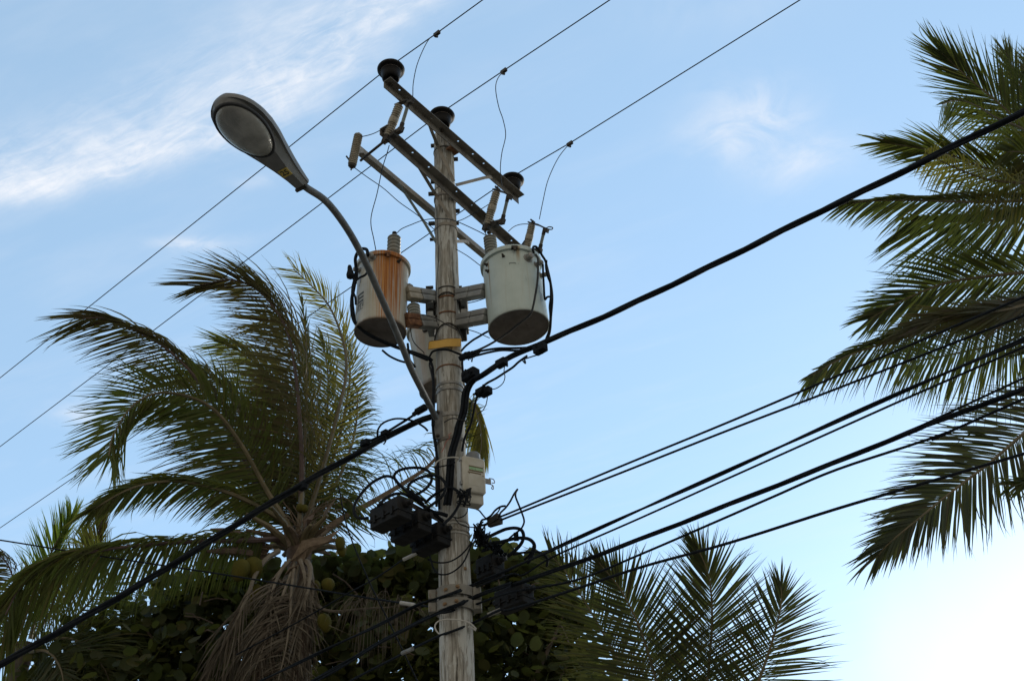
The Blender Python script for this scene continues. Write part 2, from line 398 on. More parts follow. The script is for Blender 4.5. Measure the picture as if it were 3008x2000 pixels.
M_RACHIS = mottled('palm_rachis', (.085, .068, .03), (.13, .10, .048), 6, .6)
M_RACHISP = mottled('palm_rachis_purple', (.055, .035, .03), (.09, .055, .045), 6, .6)
M_TRUNK = mottled('palm_trunk', (.08, .066, .05), (.13, .11, .085), 9, .9, 0, .6, c3=(.08, .065, .05))
M_BARK = mottled('sea_grape_bark', (.07, .05, .035), (.12, .09, .065), 10, .9, 0, .5)
M_NUT = mottled('green_coconut', (.060, .056, .009), (.088, .074, .013), 6, .75, 0, .08, spec=.12, c3=(.05, .035, .012))
M_SHEATH = mottled('palm_fibre_sheath', (.095, .066, .042), (.15, .11, .072), 18, .95, 0, .5, c3=(.17, .11, .06))
M_SPATHE = mottled('dry_spathe', (.075, .05, .035), (.12, .08, .055), 12, .8)

# ------------------------------------------------------------------ ground
def sheet(name, pts, z, m):
    b = MB(); b.add([(x, y, z) for x, y in pts], [tuple(range(len(pts)))]); o = b.build(name, m, loc=(0, 0, z)); tag(o, kind='structure'); return o
sheet('ground', [(-900, -900), (900, -900), (900, 900), (-900, 900)], 0, M_SOIL)
wd = Vector((.77, -.637, 0)); nd_ = Vector((.637, .77, 0))                     # along / across the street
def strip(a0, a1):
    return [tuple((wd * u + nd_ * a)[:2]) for u, a in ((-200, a0), (200, a0), (200, a1), (-200, a1))]
sheet('road', strip(-8.0, 2.5), .004, M_ASPH)
b = MB(); q = strip(2.5, 5.0)                                               # pavement with its kerb
c0 = wd * 0 + nd_ * 3.75
b.box((c0.x, c0.y, .065), (wd, nd_, Vector((0, 0, 1))), (200, 1.25, .065)); tag(b.build('pavement', M_PAVE), kind='structure')

# ------------------------------------------------------------------ utility pole
PX, PY = -.57, 8.0
def pr(z): return .131 - (z - 4.17) * .0055
POLE = thing('utility_pole', 'weathered round wooden utility pole with three steel crossarms and a bundle of cables', 'utility pole', (PX, PY, 0))
b = MB(); prof = []
nz = 60
for i in range(nz + 1):
    z = 9.83 * i / nz; prof.append((pr(z) * (1 + random.uniform(-.012, .012)), z))
prof += [(pr(9.83) * .9, 9.86), (.03, 9.88)]
b.lathe((PX, PY, 0), (0, 0, 1), prof, 28); b.build('shaft', M_WOOD, POLE, loc=(PX, PY, 0))
def pole_face(px, py, out=0.0):
    """point on the camera side of the pole seen at a pixel"""
    p = at_y(px, py, PY - .12); r = pr(p.z); dx = max(-.999, min(.999, (p.x - PX) / r))
    return at_y(px, py, PY - r * math.sqrt(1 - dx * dx) - out)
def band(z, hgt=.02, th=.006, m=M_GALV, tilt=0.0, name='band'):
    b = MB(); r = pr(z)
    b.lathe((PX, PY, z), (tilt, 0, 1), [(r + .001, -hgt / 2), (r + th, -hgt / 2), (r + th, hgt / 2), (r + .001, hgt / 2)], 28, cap=False)
    return b.build(name, m, POLE)
def zpole(px, py): return pole_face(px, py).z

# crossarms: steel angle irons with bolt holes
def angle_iron(P0, P1, b_, h_, t, hdir, holes, m):
    """corner line P0-P1; horizontal flange b_ wide towards hdir; vertical flange of signed height h_"""
    B = MB(); P0 = Vector(P0); P1 = Vector(P1); L = (P1 - P0).length; u = (P1 - P0).normalized(); z = Vector((0, 0, 1))
    hd = Vector(hdir); hd = (hd - u * hd.dot(u)).normalized()
    s = math.copysign(1, h_)
    B.box(P0 + u * L / 2 + hd * t / 2 + z * (h_ / 2 + s * t * .5), (u, hd, z), (L / 2, t / 2, abs(h_) / 2 - t * .5))
    cuts = []; a = .016; rh = .0105
    for hx in sorted(holes):
        if not cuts or hx - cuts[-1] > 2.2 * a: cuts.append(hx)
    x = 0.0; vc = b_ * .52
    pt = lambda U, V, Wz: P0 + u * U + hd * V + z * Wz
    def plate(x0, x1, v0, v1):
        B.box(pt((x0 + x1) / 2, (v0 + v1) / 2, s * t / 2), (u, hd, z), ((x1 - x0) / 2, (v1 - v0) / 2, t / 2))
    for hx in cuts + [None]:
        e = hx - a if hx is not None else L
        plate(x, e, 0, b_)
        if hx is None: break
        plate(hx - a, hx + a, 0, vc - a); plate(hx - a, hx + a, vc + a, b_)
        n = 16; ring = []; sq = []
        for k in range(n):
            an = 2 * math.pi * (k + .5) / n; c, sn = math.cos(an), math.sin(an); mx = max(abs(c), abs(sn))
            ring.append((c * rh, sn * rh)); sq.append((c / mx * a, sn / mx * a))
        lo, hi = 0, s * t
        vs = [pt(hx + p[0], vc + p[1], lo) for p in sq] + [pt(hx + p[0], vc + p[1], lo) for p in ring] + \
             [pt(hx + p[0], vc + p[1], hi) for p in ring] + [pt(hx + p[0], vc + p[1], hi) for p in sq]
        fs = [(r_ * n + k, r_ * n + (k + 1) % n, (r_ + 1) * n + (k + 1) % n, (r_ + 1) * n + k) for r_ in range(3) for k in range(n)]
        B.add(vs, fs); x = hx + a
    return B.build('crossarm', m, POLE, flat=True)
def arm_pts(K0, p0, K1_, p1, Z): return at_z(*K0(*p0), Z), at_z(*K1_(*p1), Z)
NR = Vector((.82, -.57, 0))                                                    # camera-side normal of the arms
Z1, Z2, Z3 = 9.63, 8.94, 8.90
A1 = arm_pts(K8, (115, 378), K7, (1000, 532), Z1)
A2 = arm_pts(K8, (65, 968), K7, (1000, 1345), Z2)
A3 = arm_pts(K1, (150, 893), K2, (1275, 415), Z3)
def along(A, K, p): q = at_z(*K(*p), A[0].z); return (q - A[0]).dot((A[1] - A[0]).normalized())
angle_iron(*A1, .088, -.088, .008, NR, [along(A1, K1, p) for p in ((447, 433), (688, 648), (895, 826), (1007, 925), (1090, 997))], M_ARM)
angle_iron(*A2, .088, -.080, .008, NR, [along(A2, K1, p) for p in ((560, 905), (682, 1017), (895, 1204), (1012, 1307))] + [along(A2, K7, (915, 1175))], M_ARM)
angle_iron(*A3, .060, .062, .007, -NR, [], M_ARM2)
# mounting blocks between arm and pole
b = MB(); q = at_z(*K1(860, 895), Z1 - .07); b.box(q, ((A1[1] - A1[0]).normalized(), NR, Vector((0, 0, 1))), (.06, .05, .012)); b.build('arm_seat', M_RUST, POLE)
def braces(K, pts, Y, w=.032, m=M_GALV, wd_=(0, 0, 1)):
    b = MB(); b.bar(PT(K, pts, Y), wd_, w, .007); return b.build('brace', m, POLE)
braces(K1, [(672, 665, 7.55), (700, 745, 7.62), (742, 850, 7.84), (870, 1130, 7.87)], 0, m=M_ARM2, wd_=(1, 0, 0))
braces(K1, [(1160, 1098, 8.25), (1110, 1103, 8.2), (888, 1160, 7.93)], 0, m=M_ARM2)
braces(K1, [(562, 965, 7.45), (605, 1025, 7.5), (725, 1225, 7.82), (882, 1470, 7.86)], 0, m=M_ARM2, wd_=(1, 0, 0))
braces(K1, [(440, 1150, 7.62), (500, 1225, 7.7), (640, 1440, 7.85), (735, 1600, 7.95)], 0, m=M_TUBE, w=.026, wd_=(1, 0, 0))
braces(K2, [(1018, 285, 8.04), (1100, 285, 8.3), (1118, 297, 8.35)], 0, m=M_ARM2)
# through bolts / clamp ears sticking out of the pole sides
def ear(K, x, y, sx=.03, sz=.016, m=M_DKSTEEL, Y=8.0):
    b = MB(); p = at_y(*K(x, y), Y); b.box(p, (R0, Vector((0, 1, 0)), Vector((0, 0, 1))), (sx, .014, sz)); return b.build('bolt', m, POLE)
for x, y in ((716, 858), (880, 962), (716, 1135), (698, 1228), (886, 1360), (700, 1455), (886, 1452)): ear(K1, x, y)
for K, x, y in ((K2, 845, 270), (K2, 1020, 50), (K2, 815, 640), (K2, 1035, 640)): ear(K, x, y, .035, .01)
for K, x, y, hh, m in ((K1, 800, 862, .012, M_DKSTEEL), (K1, 800, 1222, .03, M_ARM), (K1, 800, 1160, .012, M_GALV), (K1, 800, 1455, .035, M_ARM2),
                       (K2, 940, 630, .012, M_DKSTEEL), (K2, 950, 702, .016, M_RUST), (K2, 950, 822, .014, M_RUST), (K2, 960, 1230, .012, M_RUST),
                       (K2, 965, 1362, .025, M_GALV), (K2, 965, 1405, .03, M_GALV), (K3, 1000, 165, .035, M_GALV), (K3, 1000, 350, .03, M_ARM),
                       (K3, 1040, 985, .012, M_ARM2), (K3, 1045, 1008, .012, M_WHITEC), (K3, 1050, 1055, .012, M_ARM2), (K3, 1050, 1080, .01, M_WHITEC)):
    band(zpole(*K(x, y)), hh, .007, m)
# cluster mount in the middle of the pole
b = MB()
for zz in (zpole(*K2(945, 705)), zpole(*K2(945, 870))):
    for sx in (-1, 1): b.box((PX + sx * .155, PY - .03, zz), (R0, Vector((0, 1, 0)), Vector((0, 0, 1))), (.03, .10, .075), bev=.01)
for sx in (-1, 1):
    z0 = zpole(*K2(945, 905)); z1_ = zpole(*K2(945, 630))
    b.tube([(PX + sx * .085, PY - pr(6.5) * .78, z0), (PX + sx * .085, PY - pr(6.5) * .78, z1_)], .008, 8)
b.build('cluster_mount', M_ALU, POLE)
for s_ in range(2):
    zz = zpole(*K2(945, (720, 960)[s_])); r = pr(zz) + .012
    arc = [(PX + r * math.sin(t), PY - r * math.cos(t), zz - .10 + .16 * math.cos(t * .9)) for t in [R(-88 + i * 11) for i in range(17)]]
    b = MB(); b.tube(arc, .007, 6); b.build('hoop_strap', M_DKSTEEL, POLE)
for x, y, yy, sz in ((830, 795, 8.02, (.05, .06, .09)), (1055, 790, 8.02, (.04, .06, .07)), (1075, 985, 8.03, (.03, .06, .06))):
    b = MB(); b.box(at_y(*K2(x, y), yy), (R0, Vector((0, 1, 0)), Vector((0, 0, 1))), sz, bev=.012); b.build('mount_back', M_DKSTEEL, POLE)
# cable clamp brackets low on the pole
for rows, yb in (((1283, 412), (1392, 362), (1535, 320)), 0), (((1265, 605), (1380, 552), (1520, 510)), 1):
    b = MB(); pa = pole_face(*KA(1280, (445, 620)[yb]), .0); z0 = pa.z
    L = []
    for t in [R(-115 + i * 10) for i in range(24)]:
        r = pr(z0) + .02; L.append((PX + r * math.sin(t), PY - r * math.cos(t), z0))
    b.bar(L, (0, 0, 1), .075, .012)
    for sx in (-1, 1): b.box((PX + sx * (pr(z0) + .045), PY - .02, z0), (R0, Vector((0, 1, 0)), Vector((0, 0, 1))), (.03, .05, .036), bev=.006)
    c = b.build('clamp_bracket', M_BRK, POLE)
    for x, y in rows:
        bb = MB(); p = pole_face(*KA(x, y), .03); bb.lathe(p + Vector((0, .02, 0)), Vector((0, -1, 0)), [(.022, 0), (.022, .014), (.012, .016), (.012, .03)], 6); bb.build('bolt_head', M_BOLTR, c)
b = MB(); p = pole_face(*KA(1640, 88), .0); b.lathe(p + Vector((0, .01, 0)), (0, -1, 0), [(.014, 0), (.014, .018), (.006, .02)], 8); b.build('bolt', M_BOLTR, POLE)

# ------------------------------------------------------------------ pin insulators
ins_labels = ['black pin insulator at the top left end of the uppermost crossarm', 'black pin insulator on the uppermost crossarm directly above the pole top',
              'black pin insulator at the lower right end of the uppermost crossarm']
INS = []
for (K, p), lab in zip(((K8, (203, 402)), (K8, (842, 980)), (K7, (925, 468))), ins_labels):
    base = at_z(*K(*p), Z1 - .002)
    t = thing('pin_insulator', lab, 'insulator', base, 'black pin insulators on the top crossarm')
    b = MB(); b.lathe(base - Vector((0, 0, .03)), (0, 0, 1), [(.012, 0), (.012, .09), (.03, .10), (.03, .115), (.014, .12), (.014, .2)], 12)
    b.lathe(base - Vector((0, 0, .022)), (0, 0, 1), [(.020, 0), (.020, .016)], 6); b.build('pin', M_DKSTEEL, t)
    b = MB(); b.lathe(base, (0, 0, 1), [(.02, .10), (.05, .06), (.074, .052), (.084, .062), (.089, .10), (.097, .150), (.105, .158), (.122, .166), (.1315, .178), (.133, .192), (.126, .206), (.10, .220),
                                        (.07, .228), (.052, .236), (.046, .246), (.050, .256), (.046, .266), (.03, .272), (.005, .273)], 36, cap=False)
    b.build('porcelain', M_BLACKP, t)
    b = MB(); b.lathe(base, (0, 0, 1), [(.0965, .150), (.0995, .151), (.0998, .153), (.097, .155)], 36, cap=False); b.build('glaze_ring', M_EDGE, t)
    INS.append(base)

# ------------------------------------------------------------------ porcelain stacks
def ribs(b, P0, P1, r, n, n2=16, flat=None, mi=0):
    """ribbed porcelain from P0 to P1; flat=(a,b) leaves a smooth middle band"""
    P0 = Vector(P0); P1 = Vector(P1); L = (P1 - P0).length; prof = [(r * .6, 0)]
    for i in range(n):
        t = (i + .5) / n; h_ = L * (i + .15) / n; h2 = L * (i + .5) / n; h3 = L * (i + .85) / n
        if flat and flat[0] < t < flat[1]: prof += [(r * .95, h_), (r * .97, h3)]
        else: prof += [(r * .80, h_), (r * .97, h2 - L * .16 / n), (r, h2), (r * .94, h2 + L * .14 / n), (r * .80, h3)]
    prof += [(r * .6, L)]
    b.lathe(P0, P1 - P0, prof, n2, mi)

def cutout(label, body, Kb, tube_, Kt, Yb, Yt, Yoff, r, arm_pt=None, hook=None):
    lo = at_y(*Kb(*body[1]), Yb); hi = at_y(*Kb(*body[0]), Yt)
    t = thing('fuse_cutout', label, 'fuse cutout', lo, 'fuse cutouts along the second crossarm')
    ax = (hi - lo).normalized(); L = (hi - lo).length
    b = MB(); ribs(b, lo, hi, r * 1.2, 15, 18, (.46, .62)); b.build('porcelain', M_CREAMP, t)
    b = MB(); mid = lo.lerp(hi, .5); b.lathe(mid - ax * .03, ax, [(r * 1.2, 0), (r * 1.24, .004), (r * 1.24, .05), (r * 1.2, .054)], 16, cap=False)
    b.build('mounting_collar', M_CREAMP, t)
    tlo = at_y(*Kt(*tube_[1]), Yb - Yoff); thi = at_y(*Kt(*tube_[0]), Yt - Yoff)
    b = MB(); b.tube([tlo, thi], .017, 10); b.build('fuse_tube', M_TUBE, t)
    b = MB(); u, w = perp(ax)
    top = hi + ax * .012
    d = thi - top; dn = d.normalized(); sd = dn.cross(ax).normalized()
    b.bar([top - dn * .05, top + d * .5 + ax * .012, thi + dn * .05], sd, .04, .012)
    b.box(thi + dn * .02 - ax * .012, (dn, sd, ax), (.028, .02, .022)); b.tube([thi, thi - (thi - tlo).normalized() * .07], .020, 8)
    b.tube([top - ax * .02, top + ax * .035], .014, 8); b.tube([top + ax * .03 + sd * .04, top + ax * .03 - sd * .04], .01, 6)
    b.build('top_contact', M_DKSTEEL, t)
    b = MB(); d = tlo - lo; dn = d.normalized()
    b.box(lo + d * .5, (dn, sd, ax), (d.length / 2 + .005, .018, .013)); b.box(tlo - ax * .01, (dn, sd, ax), (.022, .022, .026)); b.box(lo - ax * .03, (dn, sd, ax), (.03, .026, .028))
    b.box(lo + d * .6 - ax * .03, (dn, sd, ax), (.022, .03, .02)); b.tube([lo - ax * .04, lo - ax * .085], .012, 6); b.tube([tlo, tlo + (thi - tlo).normalized() * .06], .022, 8)
    b.build('hinge', M_DKSTEEL, t)
    if arm_pt is not None:
        b = MB(); b.bar([mid, mid.lerp(arm_pt, .5) + Vector((0, 0, .01)), arm_pt], (0, 0, 1), .05, .01); b.build('arm_bracket', M_DKSTEEL, t)
    if hook:
        b = MB(); b.tube(smooth([thi + sd * .0, thi - sd * .03 + dn * .06, thi + dn * .10 + sd * .02, thi + dn * .07 + sd * .04, thi + dn * .01], 5), .006, 6); b.build('pull_ring', M_DKSTEEL, t)
    return t, lo, hi
U2 = (A2[1] - A2[0]).normalized()
def on2(fr, dz=-.04): return A2[0].lerp(A2[1], fr) + NR * .05 + Vector((0, 0, dz))
C1 = cutout('ribbed cream fuse cutout hanging at the upper left end of the second crossarm', ((452, 548), (362, 785)), K1, ((528, 515), (463, 730)), K1, 7.0, 6.90, .06, .036, on2(.05))
C2 = cutout('ribbed cream fuse cutout hanging in front of the lower middle of the second crossarm', ((672, 440), (530, 940)), K7, ((853, 490), (762, 880)), K7, 8.12, 8.0, .06, .036, on2(.70))
C3 = cutout('ribbed cream fuse cutout standing behind the lid of the right white transformer', ((1215, 945), (1130, 1330)), K7, ((1412, 1000), (1335, 1330)), K7, 8.62, 8.52, .05, .034, on2(.98), hook=True)
# arrester at the left end of the third arm
lo = at_y(*K1(90, 1005), 7.12); hi = at_y(*K1(138, 778), 7.04)
AR = thing('surge_arrester', 'ribbed cream porcelain surge arrester at the far left end of the third crossarm', 'arrester', lo)
b = MB(); ribs(b, lo, hi, .042, 17, 18); b.build('porcelain', M_CREAMP, AR)
b = MB(); ax = (hi - lo).normalized(); b.lathe(lo - ax * .035, ax, [(.012, 0), (.02, .004), (.036, .02), (.036, .045)], 14); b.lathe(lo - ax * .055, ax, [(.007, 0), (.007, .03)], 6)
b.tube([lo + Vector((-.01, 0, .03)), at_y(*K1(45, 938), 7.1)], .008, 6); b.build('lower_cap', M_DKSTEEL, AR)
b = MB(); b.lathe(hi - ax * .005, ax, [(.04, 0), (.036, .012), (.01, .014), (.01, .03)], 12); b.build('upper_cap', M_GREYP, AR)
b = MB(); b.bar([lo.lerp(hi, .5), A3[0] + (A3[1] - A3[0]).normalized() * .04 + Vector((0, 0, .03))], (0, 0, 1), .05, .012); b.build('arm_bracket', M_ARM2, AR)
ROD = MB(); ROD.tube(PT(K1, [(345, 818), (228, 912), (155, 972)], (7.0, 7.25)), .013, 8); ROD.build('spacer_rod', M_DKSTEEL, POLE)

# ------------------------------------------------------------------ transformers
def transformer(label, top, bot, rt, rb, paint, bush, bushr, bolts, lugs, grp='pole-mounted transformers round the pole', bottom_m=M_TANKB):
    ax = (top - bot).normalized(); L = (top - bot).length; n = 48
    t = thing('transformer', label, 'transformer', bot, grp)
    b = MB(); b.lathe(bot, ax, [(rb - .004, 0), (rb + .004, .004), (rb + .004, .022), (rb, .026), (rt, L - .05), (rt, L - .002)], n, cap=False); b.build('tank', paint, t, loc=bot)
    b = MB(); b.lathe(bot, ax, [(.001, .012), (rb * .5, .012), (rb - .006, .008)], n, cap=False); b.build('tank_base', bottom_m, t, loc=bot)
    b = MB(); b.lathe(bot, ax, [(rt + .002, L - .045), (rt + .020, L - .04), (rt + .022, L - .005), (rt + .012, L + .008), (rt * .7, L + .035), (.01, L + .05)], n, cap=False); b.build('lid', paint, t, loc=bot)
    for (q, q2, r, nr) in bush:
        b = MB(); ribs(b, q, q2, r, nr, 20); bo = b.build('bushing', M_GREYP, t)
        b = MB(); a2 = (q2 - q).normalized(); b.lathe(q2 - a2 * .01, a2, [(r * .5, 0), (r * .45, .02), (.012, .022), (.012, .045), (.022, .05), (.022, .062)], 12); b.build('terminal', M_DKSTEEL, bo)
    tc_ = (CAM - bot); tc_.z = 0; tc_.normalize(); sd = Vector((-tc_.y, tc_.x, 0))
    def onwall(dl, hh, out=0.0):
        r = rb + (rt - rb) * (hh / L); d = tc_ * math.cos(dl) + sd * math.sin(dl); return bot + ax * hh + d * (r + out), d
    for dl, hh, r, ln in bolts:
        p, d = onwall(dl, hh, -.004); b = MB(); b.lathe(p, d, [(r * 1.6, 0), (r * 1.5, .008), (r, .010), (r, ln), (r * .6, ln + .006)], 10); b.build('wall_stud', M_DKSTEEL if r < .016 else M_GALV, t)
    for dl, hh in lugs:
        p, d = onwall(dl, hh, .0); s2 = d.cross(ax).normalized(); b = MB(); b.box(p + d * .015, (s2, ax, d), (.028, .012, .018)); b.box(p + d * .03 - ax * .02, (s2, ax, d), (.012, .025, .008)); b.build('lifting_lug', M_RUST if paint is M_TANKL else M_DKSTEEL, t)
    return t, onwall, ax, L

def hanger(t, K, p0, p1, Y0, Y1, hpx, m0=M_ALU, m1=M_ALU, split=.45):
    """two stacked box beams from tank wall to pole"""
    a = at_y(*K(*p0), Y0); c = at_y(*K(*p1), Y1); d = (c - a); L = d.length; u = d.normalized(); z = Vector((0, 0, 1)); w = u.cross(z).normalized(); z2 = w.cross(u)
    hh = hpx * dep(a) / FPX / .82 / 2
    for i, (s0, s1, m) in enumerate(((0, split, m0), (split + .02, 1, m1))):
        b = MB()
        for k in (-1, 1):
            b.box(a + u * L * (s0 + s1) / 2 + z2 * (k * hh * .5), (z2, w, u), (hh * .46, hh * .62, L * (s1 - s0) / 2), bev=.008)
        b.box(a + u * L * (s0 + s1) / 2, (z2, w, u), (hh * .3, hh * .5, L * (s1 - s0) / 2 - .006))
        b.build('hanger_bracket', m, t)

YL, YR, YB = 7.75, 7.75, 8.62
TL, onL, axL, LL = transformer('white transformer tank streaked with orange rust, left of the pole behind the lamp arm',
    at_y(1126, 786, YL), at_y(1117, 978.5, YL), .232, .226, M_TANKL,
    [(at_y(*K5(612, 262), YL - .02), at_y(*K5(620, 62), YL - .02), .064, 5)], .06,
    [(-.72, .66, .03, .06), (-.42, .68, .024, .045), (.62, .66, .012, .04), (-1.15, .62, .022, .06)], [(.16, .70), (1.35, .46)])
hanger(TL, K2, (640, 683), (850, 715), 7.70, 7.93, 34, M_SHEATH if False else M_CREAMP, M_ALU)
hanger(TL, K2, (632, 888), (850, 912), 7.70, 7.93, 34, M_RUST, M_ALU)
b = MB(); p, d = onL(1.45, .50, .0); b.lathe(p, d, [(.03, 0), (.034, .02), (.02, .04), (.012, .05)], 10); b.build('wall_stud', M_GALV, TL)
TR, onR, axR, LR = transformer('clean pale white transformer tank on the right of the pole',
    at_y(1500.7, 777, YR), at_y(1524.5, 963.8, YR), .262, .268, M_TANKR,
    [(at_y(*K6(232, 470), YR - .03), at_y(*K6(208, 268), YR - .06), .062, 7)], .06,
    [(-.25, .615, .010, .035), (-.98, .62, .012, .03), (-.95, .54, .012, .03), (.62, .605, .030, .06), (1.0, .58, .022, .07), (1.25, .50, .022, .06)], [(.15, .69)])
hanger(TR, K2, (1238, 662), (1030, 702), 7.72, 7.93, 34, M_ALU, M_ALU, .5)
hanger(TR, K2, (1255, 855), (1040, 898), 7.72, 7.93, 36, M_ALU, M_ALU, .5)
TB, onB, axB, LB = transformer('faded white transformer half hidden behind the pole below the other two',
    at_y(1268, 968, YB), at_y(1300, 1147, YB), .232, .216, M_TANKREAR,
    [(at_y(*K2(700, 862), YB - .12), at_y(*K2(690, 775), YB - .12), .066, 4)], .06, [(-.35, .56, .02, .03)], [])
b = MB(); p, d = onB(-.35, .56); b.lathe(p - d * .01, d, [(.03, 0), (.03, .02), (.024, .03), (.01, .032)], 12); b.build('valve', M_DKSTEEL, TB)
hanger(TB, K2, (905, 960), (935, 930), 8.36, 8.15, 40)
# stencilled marks on the tanks
def decal(t, onw, name, m, dl0, dl1, z0, z1, slope=0.0, off=.0015):
    b = MB(); n = 8; vs = []
    for i in range(n + 1):
        dl = dl0 + (dl1 - dl0) * i / n
        for z in (z0, z1): vs.append(onw(dl, z, off)[0])
    b.add(vs, [(2 * i, 2 * i + 2, 2 * i + 3, 2 * i + 1) for i in range(n)]); return b.build(name, m, t)
def marks(t, onw, name, m, rects, off=.0015):
    b = MB(); n = 5
    for dl0, dl1, z0, z1 in rects:
        vs = []
        for i in range(n + 1):
            dl = dl0 + (dl1 - dl0) * i / n
            for z in (z0, z1): vs.append(onw(dl, z, off)[0])
        b.add(vs, [(2 * i, 2 * i + 2, 2 * i + 3, 2 * i + 1) for i in range(n)])
    return b.build(name, m, t)
# an E-like block emblem, a line of small characters and a rule below it
marks(TL, onL, 'stencil_emblem', M_STENCIL, [(-1.17, -1.03, .225, .335), (-1.03, -.76, .312, .335), (-1.03, -.76, .270, .293), (-1.03, -.76, .228, .251),
     (-1.16, -1.12, .165, .215), (-1.08, -1.03, .165, .215), (-1.03, -.98, .197, .215), (-.95, -.90, .165, .218), (-.90, -.84, .206, .218), (-.80, -.76, .175, .218), (-.84, -.80, .175, .187),
     (-1.30, -.78, .150, .157)])
marks(TL, onL, 'stencil_mark', M_STENCIL, [(-1.02, -.98, .455, .50), (-1.10, -1.07, .43, .45)])
marks(TR, onR, 'stencil_mark', M_STENCIL, [(-.07, .12, .522, .528), (-.08, -.065, .510, .530), (.12, .14, .512, .525), (.22, .24, .515, .520), (.42, .425, .33, .385), (.50, .505, .35, .37)])
M_BLUEINK = mottled('blue_marker', (.22, .32, .42), (.36, .44, .50), 60, .7)
marks(TR, onR, 'faded_lettering', M_BLUEINK, [(.86, .98, .33, .345), (.86, .89, .29, .33), (.95, .98, .27, .32), (.90, 1.0, .255, .268), (1.02, 1.08, .18, .26), (.93, .97, .16, .24)])

# ------------------------------------------------------------------ street lamp
ZN = 6.9
N_ = at_z(889, 541, ZN); T_ = at_z(644, 288, ZN + .09)
SL = thing('street_lamp', 'grey cobra-head street lamp on a curved pipe arm with a yellow number sticker', 'street lamp', pole_face(*K3(880, 250), .05))
u = (T_ - N_).normalized(); LH = (T_ - N_).length
side = u.cross(Vector((0, 0, 1))).normalized(); side = -side if side.x < 0 else side          # to the right in the picture
upv = side.cross(u); upv = upv if upv.z > 0 else -upv
def hw(t):                                                                    # half width along the head
    a = [(0, .058), (.1, .068), (.22, .088), (.36, .121), (.5, .160), (.62, .183), (.74, .189), (.84, .174), (.91, .145), (.96, .105), (.985, .068), (1, .012)]
    for (t0, w0), (t1, w1) in zip(a, a[1:]):
        if t <= t1: return .95 * (w0 + (w1 - w0) * (t - t0) / (t1 - t0))
    return .01
b = MB(); NS = 34; NRG = 25; vs = []
ts = [i / (NS - 1) for i in range(NS - 8)]; ts = [i * .86 / (NS - 9) for i in range(NS - 8)] + [.88, .905, .93, .95, .97, .985, .995, 1.0]
NS = len(ts)
for t in ts:
    w = hw(t); ht = .05 + .085 * math.sin(min(1, max(0, (t - .02) / .96)) * math.pi) ** .8; ht *= min(1, w / .06)
    c = N_ + u * LH * t
    for k in range(NRG):
        a = math.pi * k / (NRG - 1)
        vs.append(c + side * (w * math.cos(a)) + upv * (ht * math.sin(a)))
    # skirt then underside
    inner = w * .86
    for sx in (-1, 1): vs.append(c + side * (w * sx) - upv * .018)
    for sx in (-1, 1): vs.append(c + side * (inner * sx) - upv * .020)
    dd = .052 * min(1, w / .09)
    vs.append(c - side * inner * .62 - upv * (.018 + dd)); vs.append(c + side * inner * .62 - upv * (.018 + dd))
n = NRG + 6
order = list(range(NRG)) + [NRG, NRG + 2, NRG + 4, NRG + 5, NRG + 3, NRG + 1]
fs = []
for i in range(NS - 1):
    for k in range(n):
        fs.append((i * n + order[k], i * n + order[(k + 1) % n], (i + 1) * n + order[(k + 1) % n], (i + 1) * n + order[k]))
fs += [tuple(order[::-1]), tuple((NS - 1) * n + o for o in order)]
b.add(vs, fs); b.build('housing', M_LAMP, SL)
# bowl-shaped lens
LC = .70; la, lb = .228, .148
b = MB(); nr, na = 12, 40; c = N_ + u * LH * LC - upv * .066 + side * .012; vs = []
for i in range(nr + 1):
    f = i / nr; q = math.sin(f * math.pi / 2); dpt = .065 * math.cos(f * math.pi / 2)
    for k in range(na):
        a = 2 * math.pi * k / na
        eg = 1 + .10 * math.cos(a)
        vs.append(c + u * (la * q * math.cos(a)) + side * (lb * q * eg * math.sin(a)) - upv * dpt)
b.add(vs, [(i * na + k, i * na + (k + 1) % na, (i + 1) * na + (k + 1) % na, (i + 1) * na + k) for i in range(nr) for k in range(na)])
def lensfn(h, out):
    v = objc(h)
    nd = h.n('ShaderNodeTexWave', wave_type='BANDS', bands_direction='DIAGONAL'); h.put(nd.inputs[0], v); nd.inputs['Scale'].default_value = 62; nd.inputs['Distortion'].default_value = 1.2
    nd2 = h.n('ShaderNodeTexWave', wave_type='BANDS', bands_direction='X'); h.put(nd2.inputs[0], v); nd2.inputs['Scale'].default_value = 55
    col = h.mix(h.step(h.noise(v, 9, 5), .35, .7), (.22, .215, .195, 1), (.36, .345, .31, 1))
    p = pbsdf(h, out, col, .22, 0, h.m('ADD', nd.outputs[1], h.m('MULTIPLY', nd2.outputs[1], .6)), .28, .004, .8)
    p.inputs['Coat Weight'].default_value = .5; p.inputs['Coat Roughness'].default_value = .15
b.build('lens', mat('prismatic_lens_glass', lensfn), SL)
b = MB(); ring = []
for k in range(41):
    a = 2 * math.pi * k / 40; eg = 1 + .10 * math.cos(a); ring.append(c + u * (la * 1.03 * math.cos(a)) + side * (lb * 1.03 * eg * math.sin(a)) + upv * .0)
b.tube(ring, .012, 8); b.build('lens_gasket', M_LAMPD, SL)
b = MB(); q = N_ + u * LH * .925 + side * -.02 - upv * .05; b.box(q, (u, side, upv), (.03, .028, .02), bev=.006); b.build('latch', M_GALV, SL)
b = MB(); q = N_ + u * LH * .945 + side * -.02 - upv * .045; b.box(q, (u, side, upv), (.012, .05, .015)); b.build('latch_recess', M_LAMPD, SL)
b = MB(); q = N_ + u * .006; b.box(q - side * .0 - upv * .05, (side, u, upv), (.046, .012, .010), bev=.004); b.build('clamp_plate', M_DKSTEEL, SL)
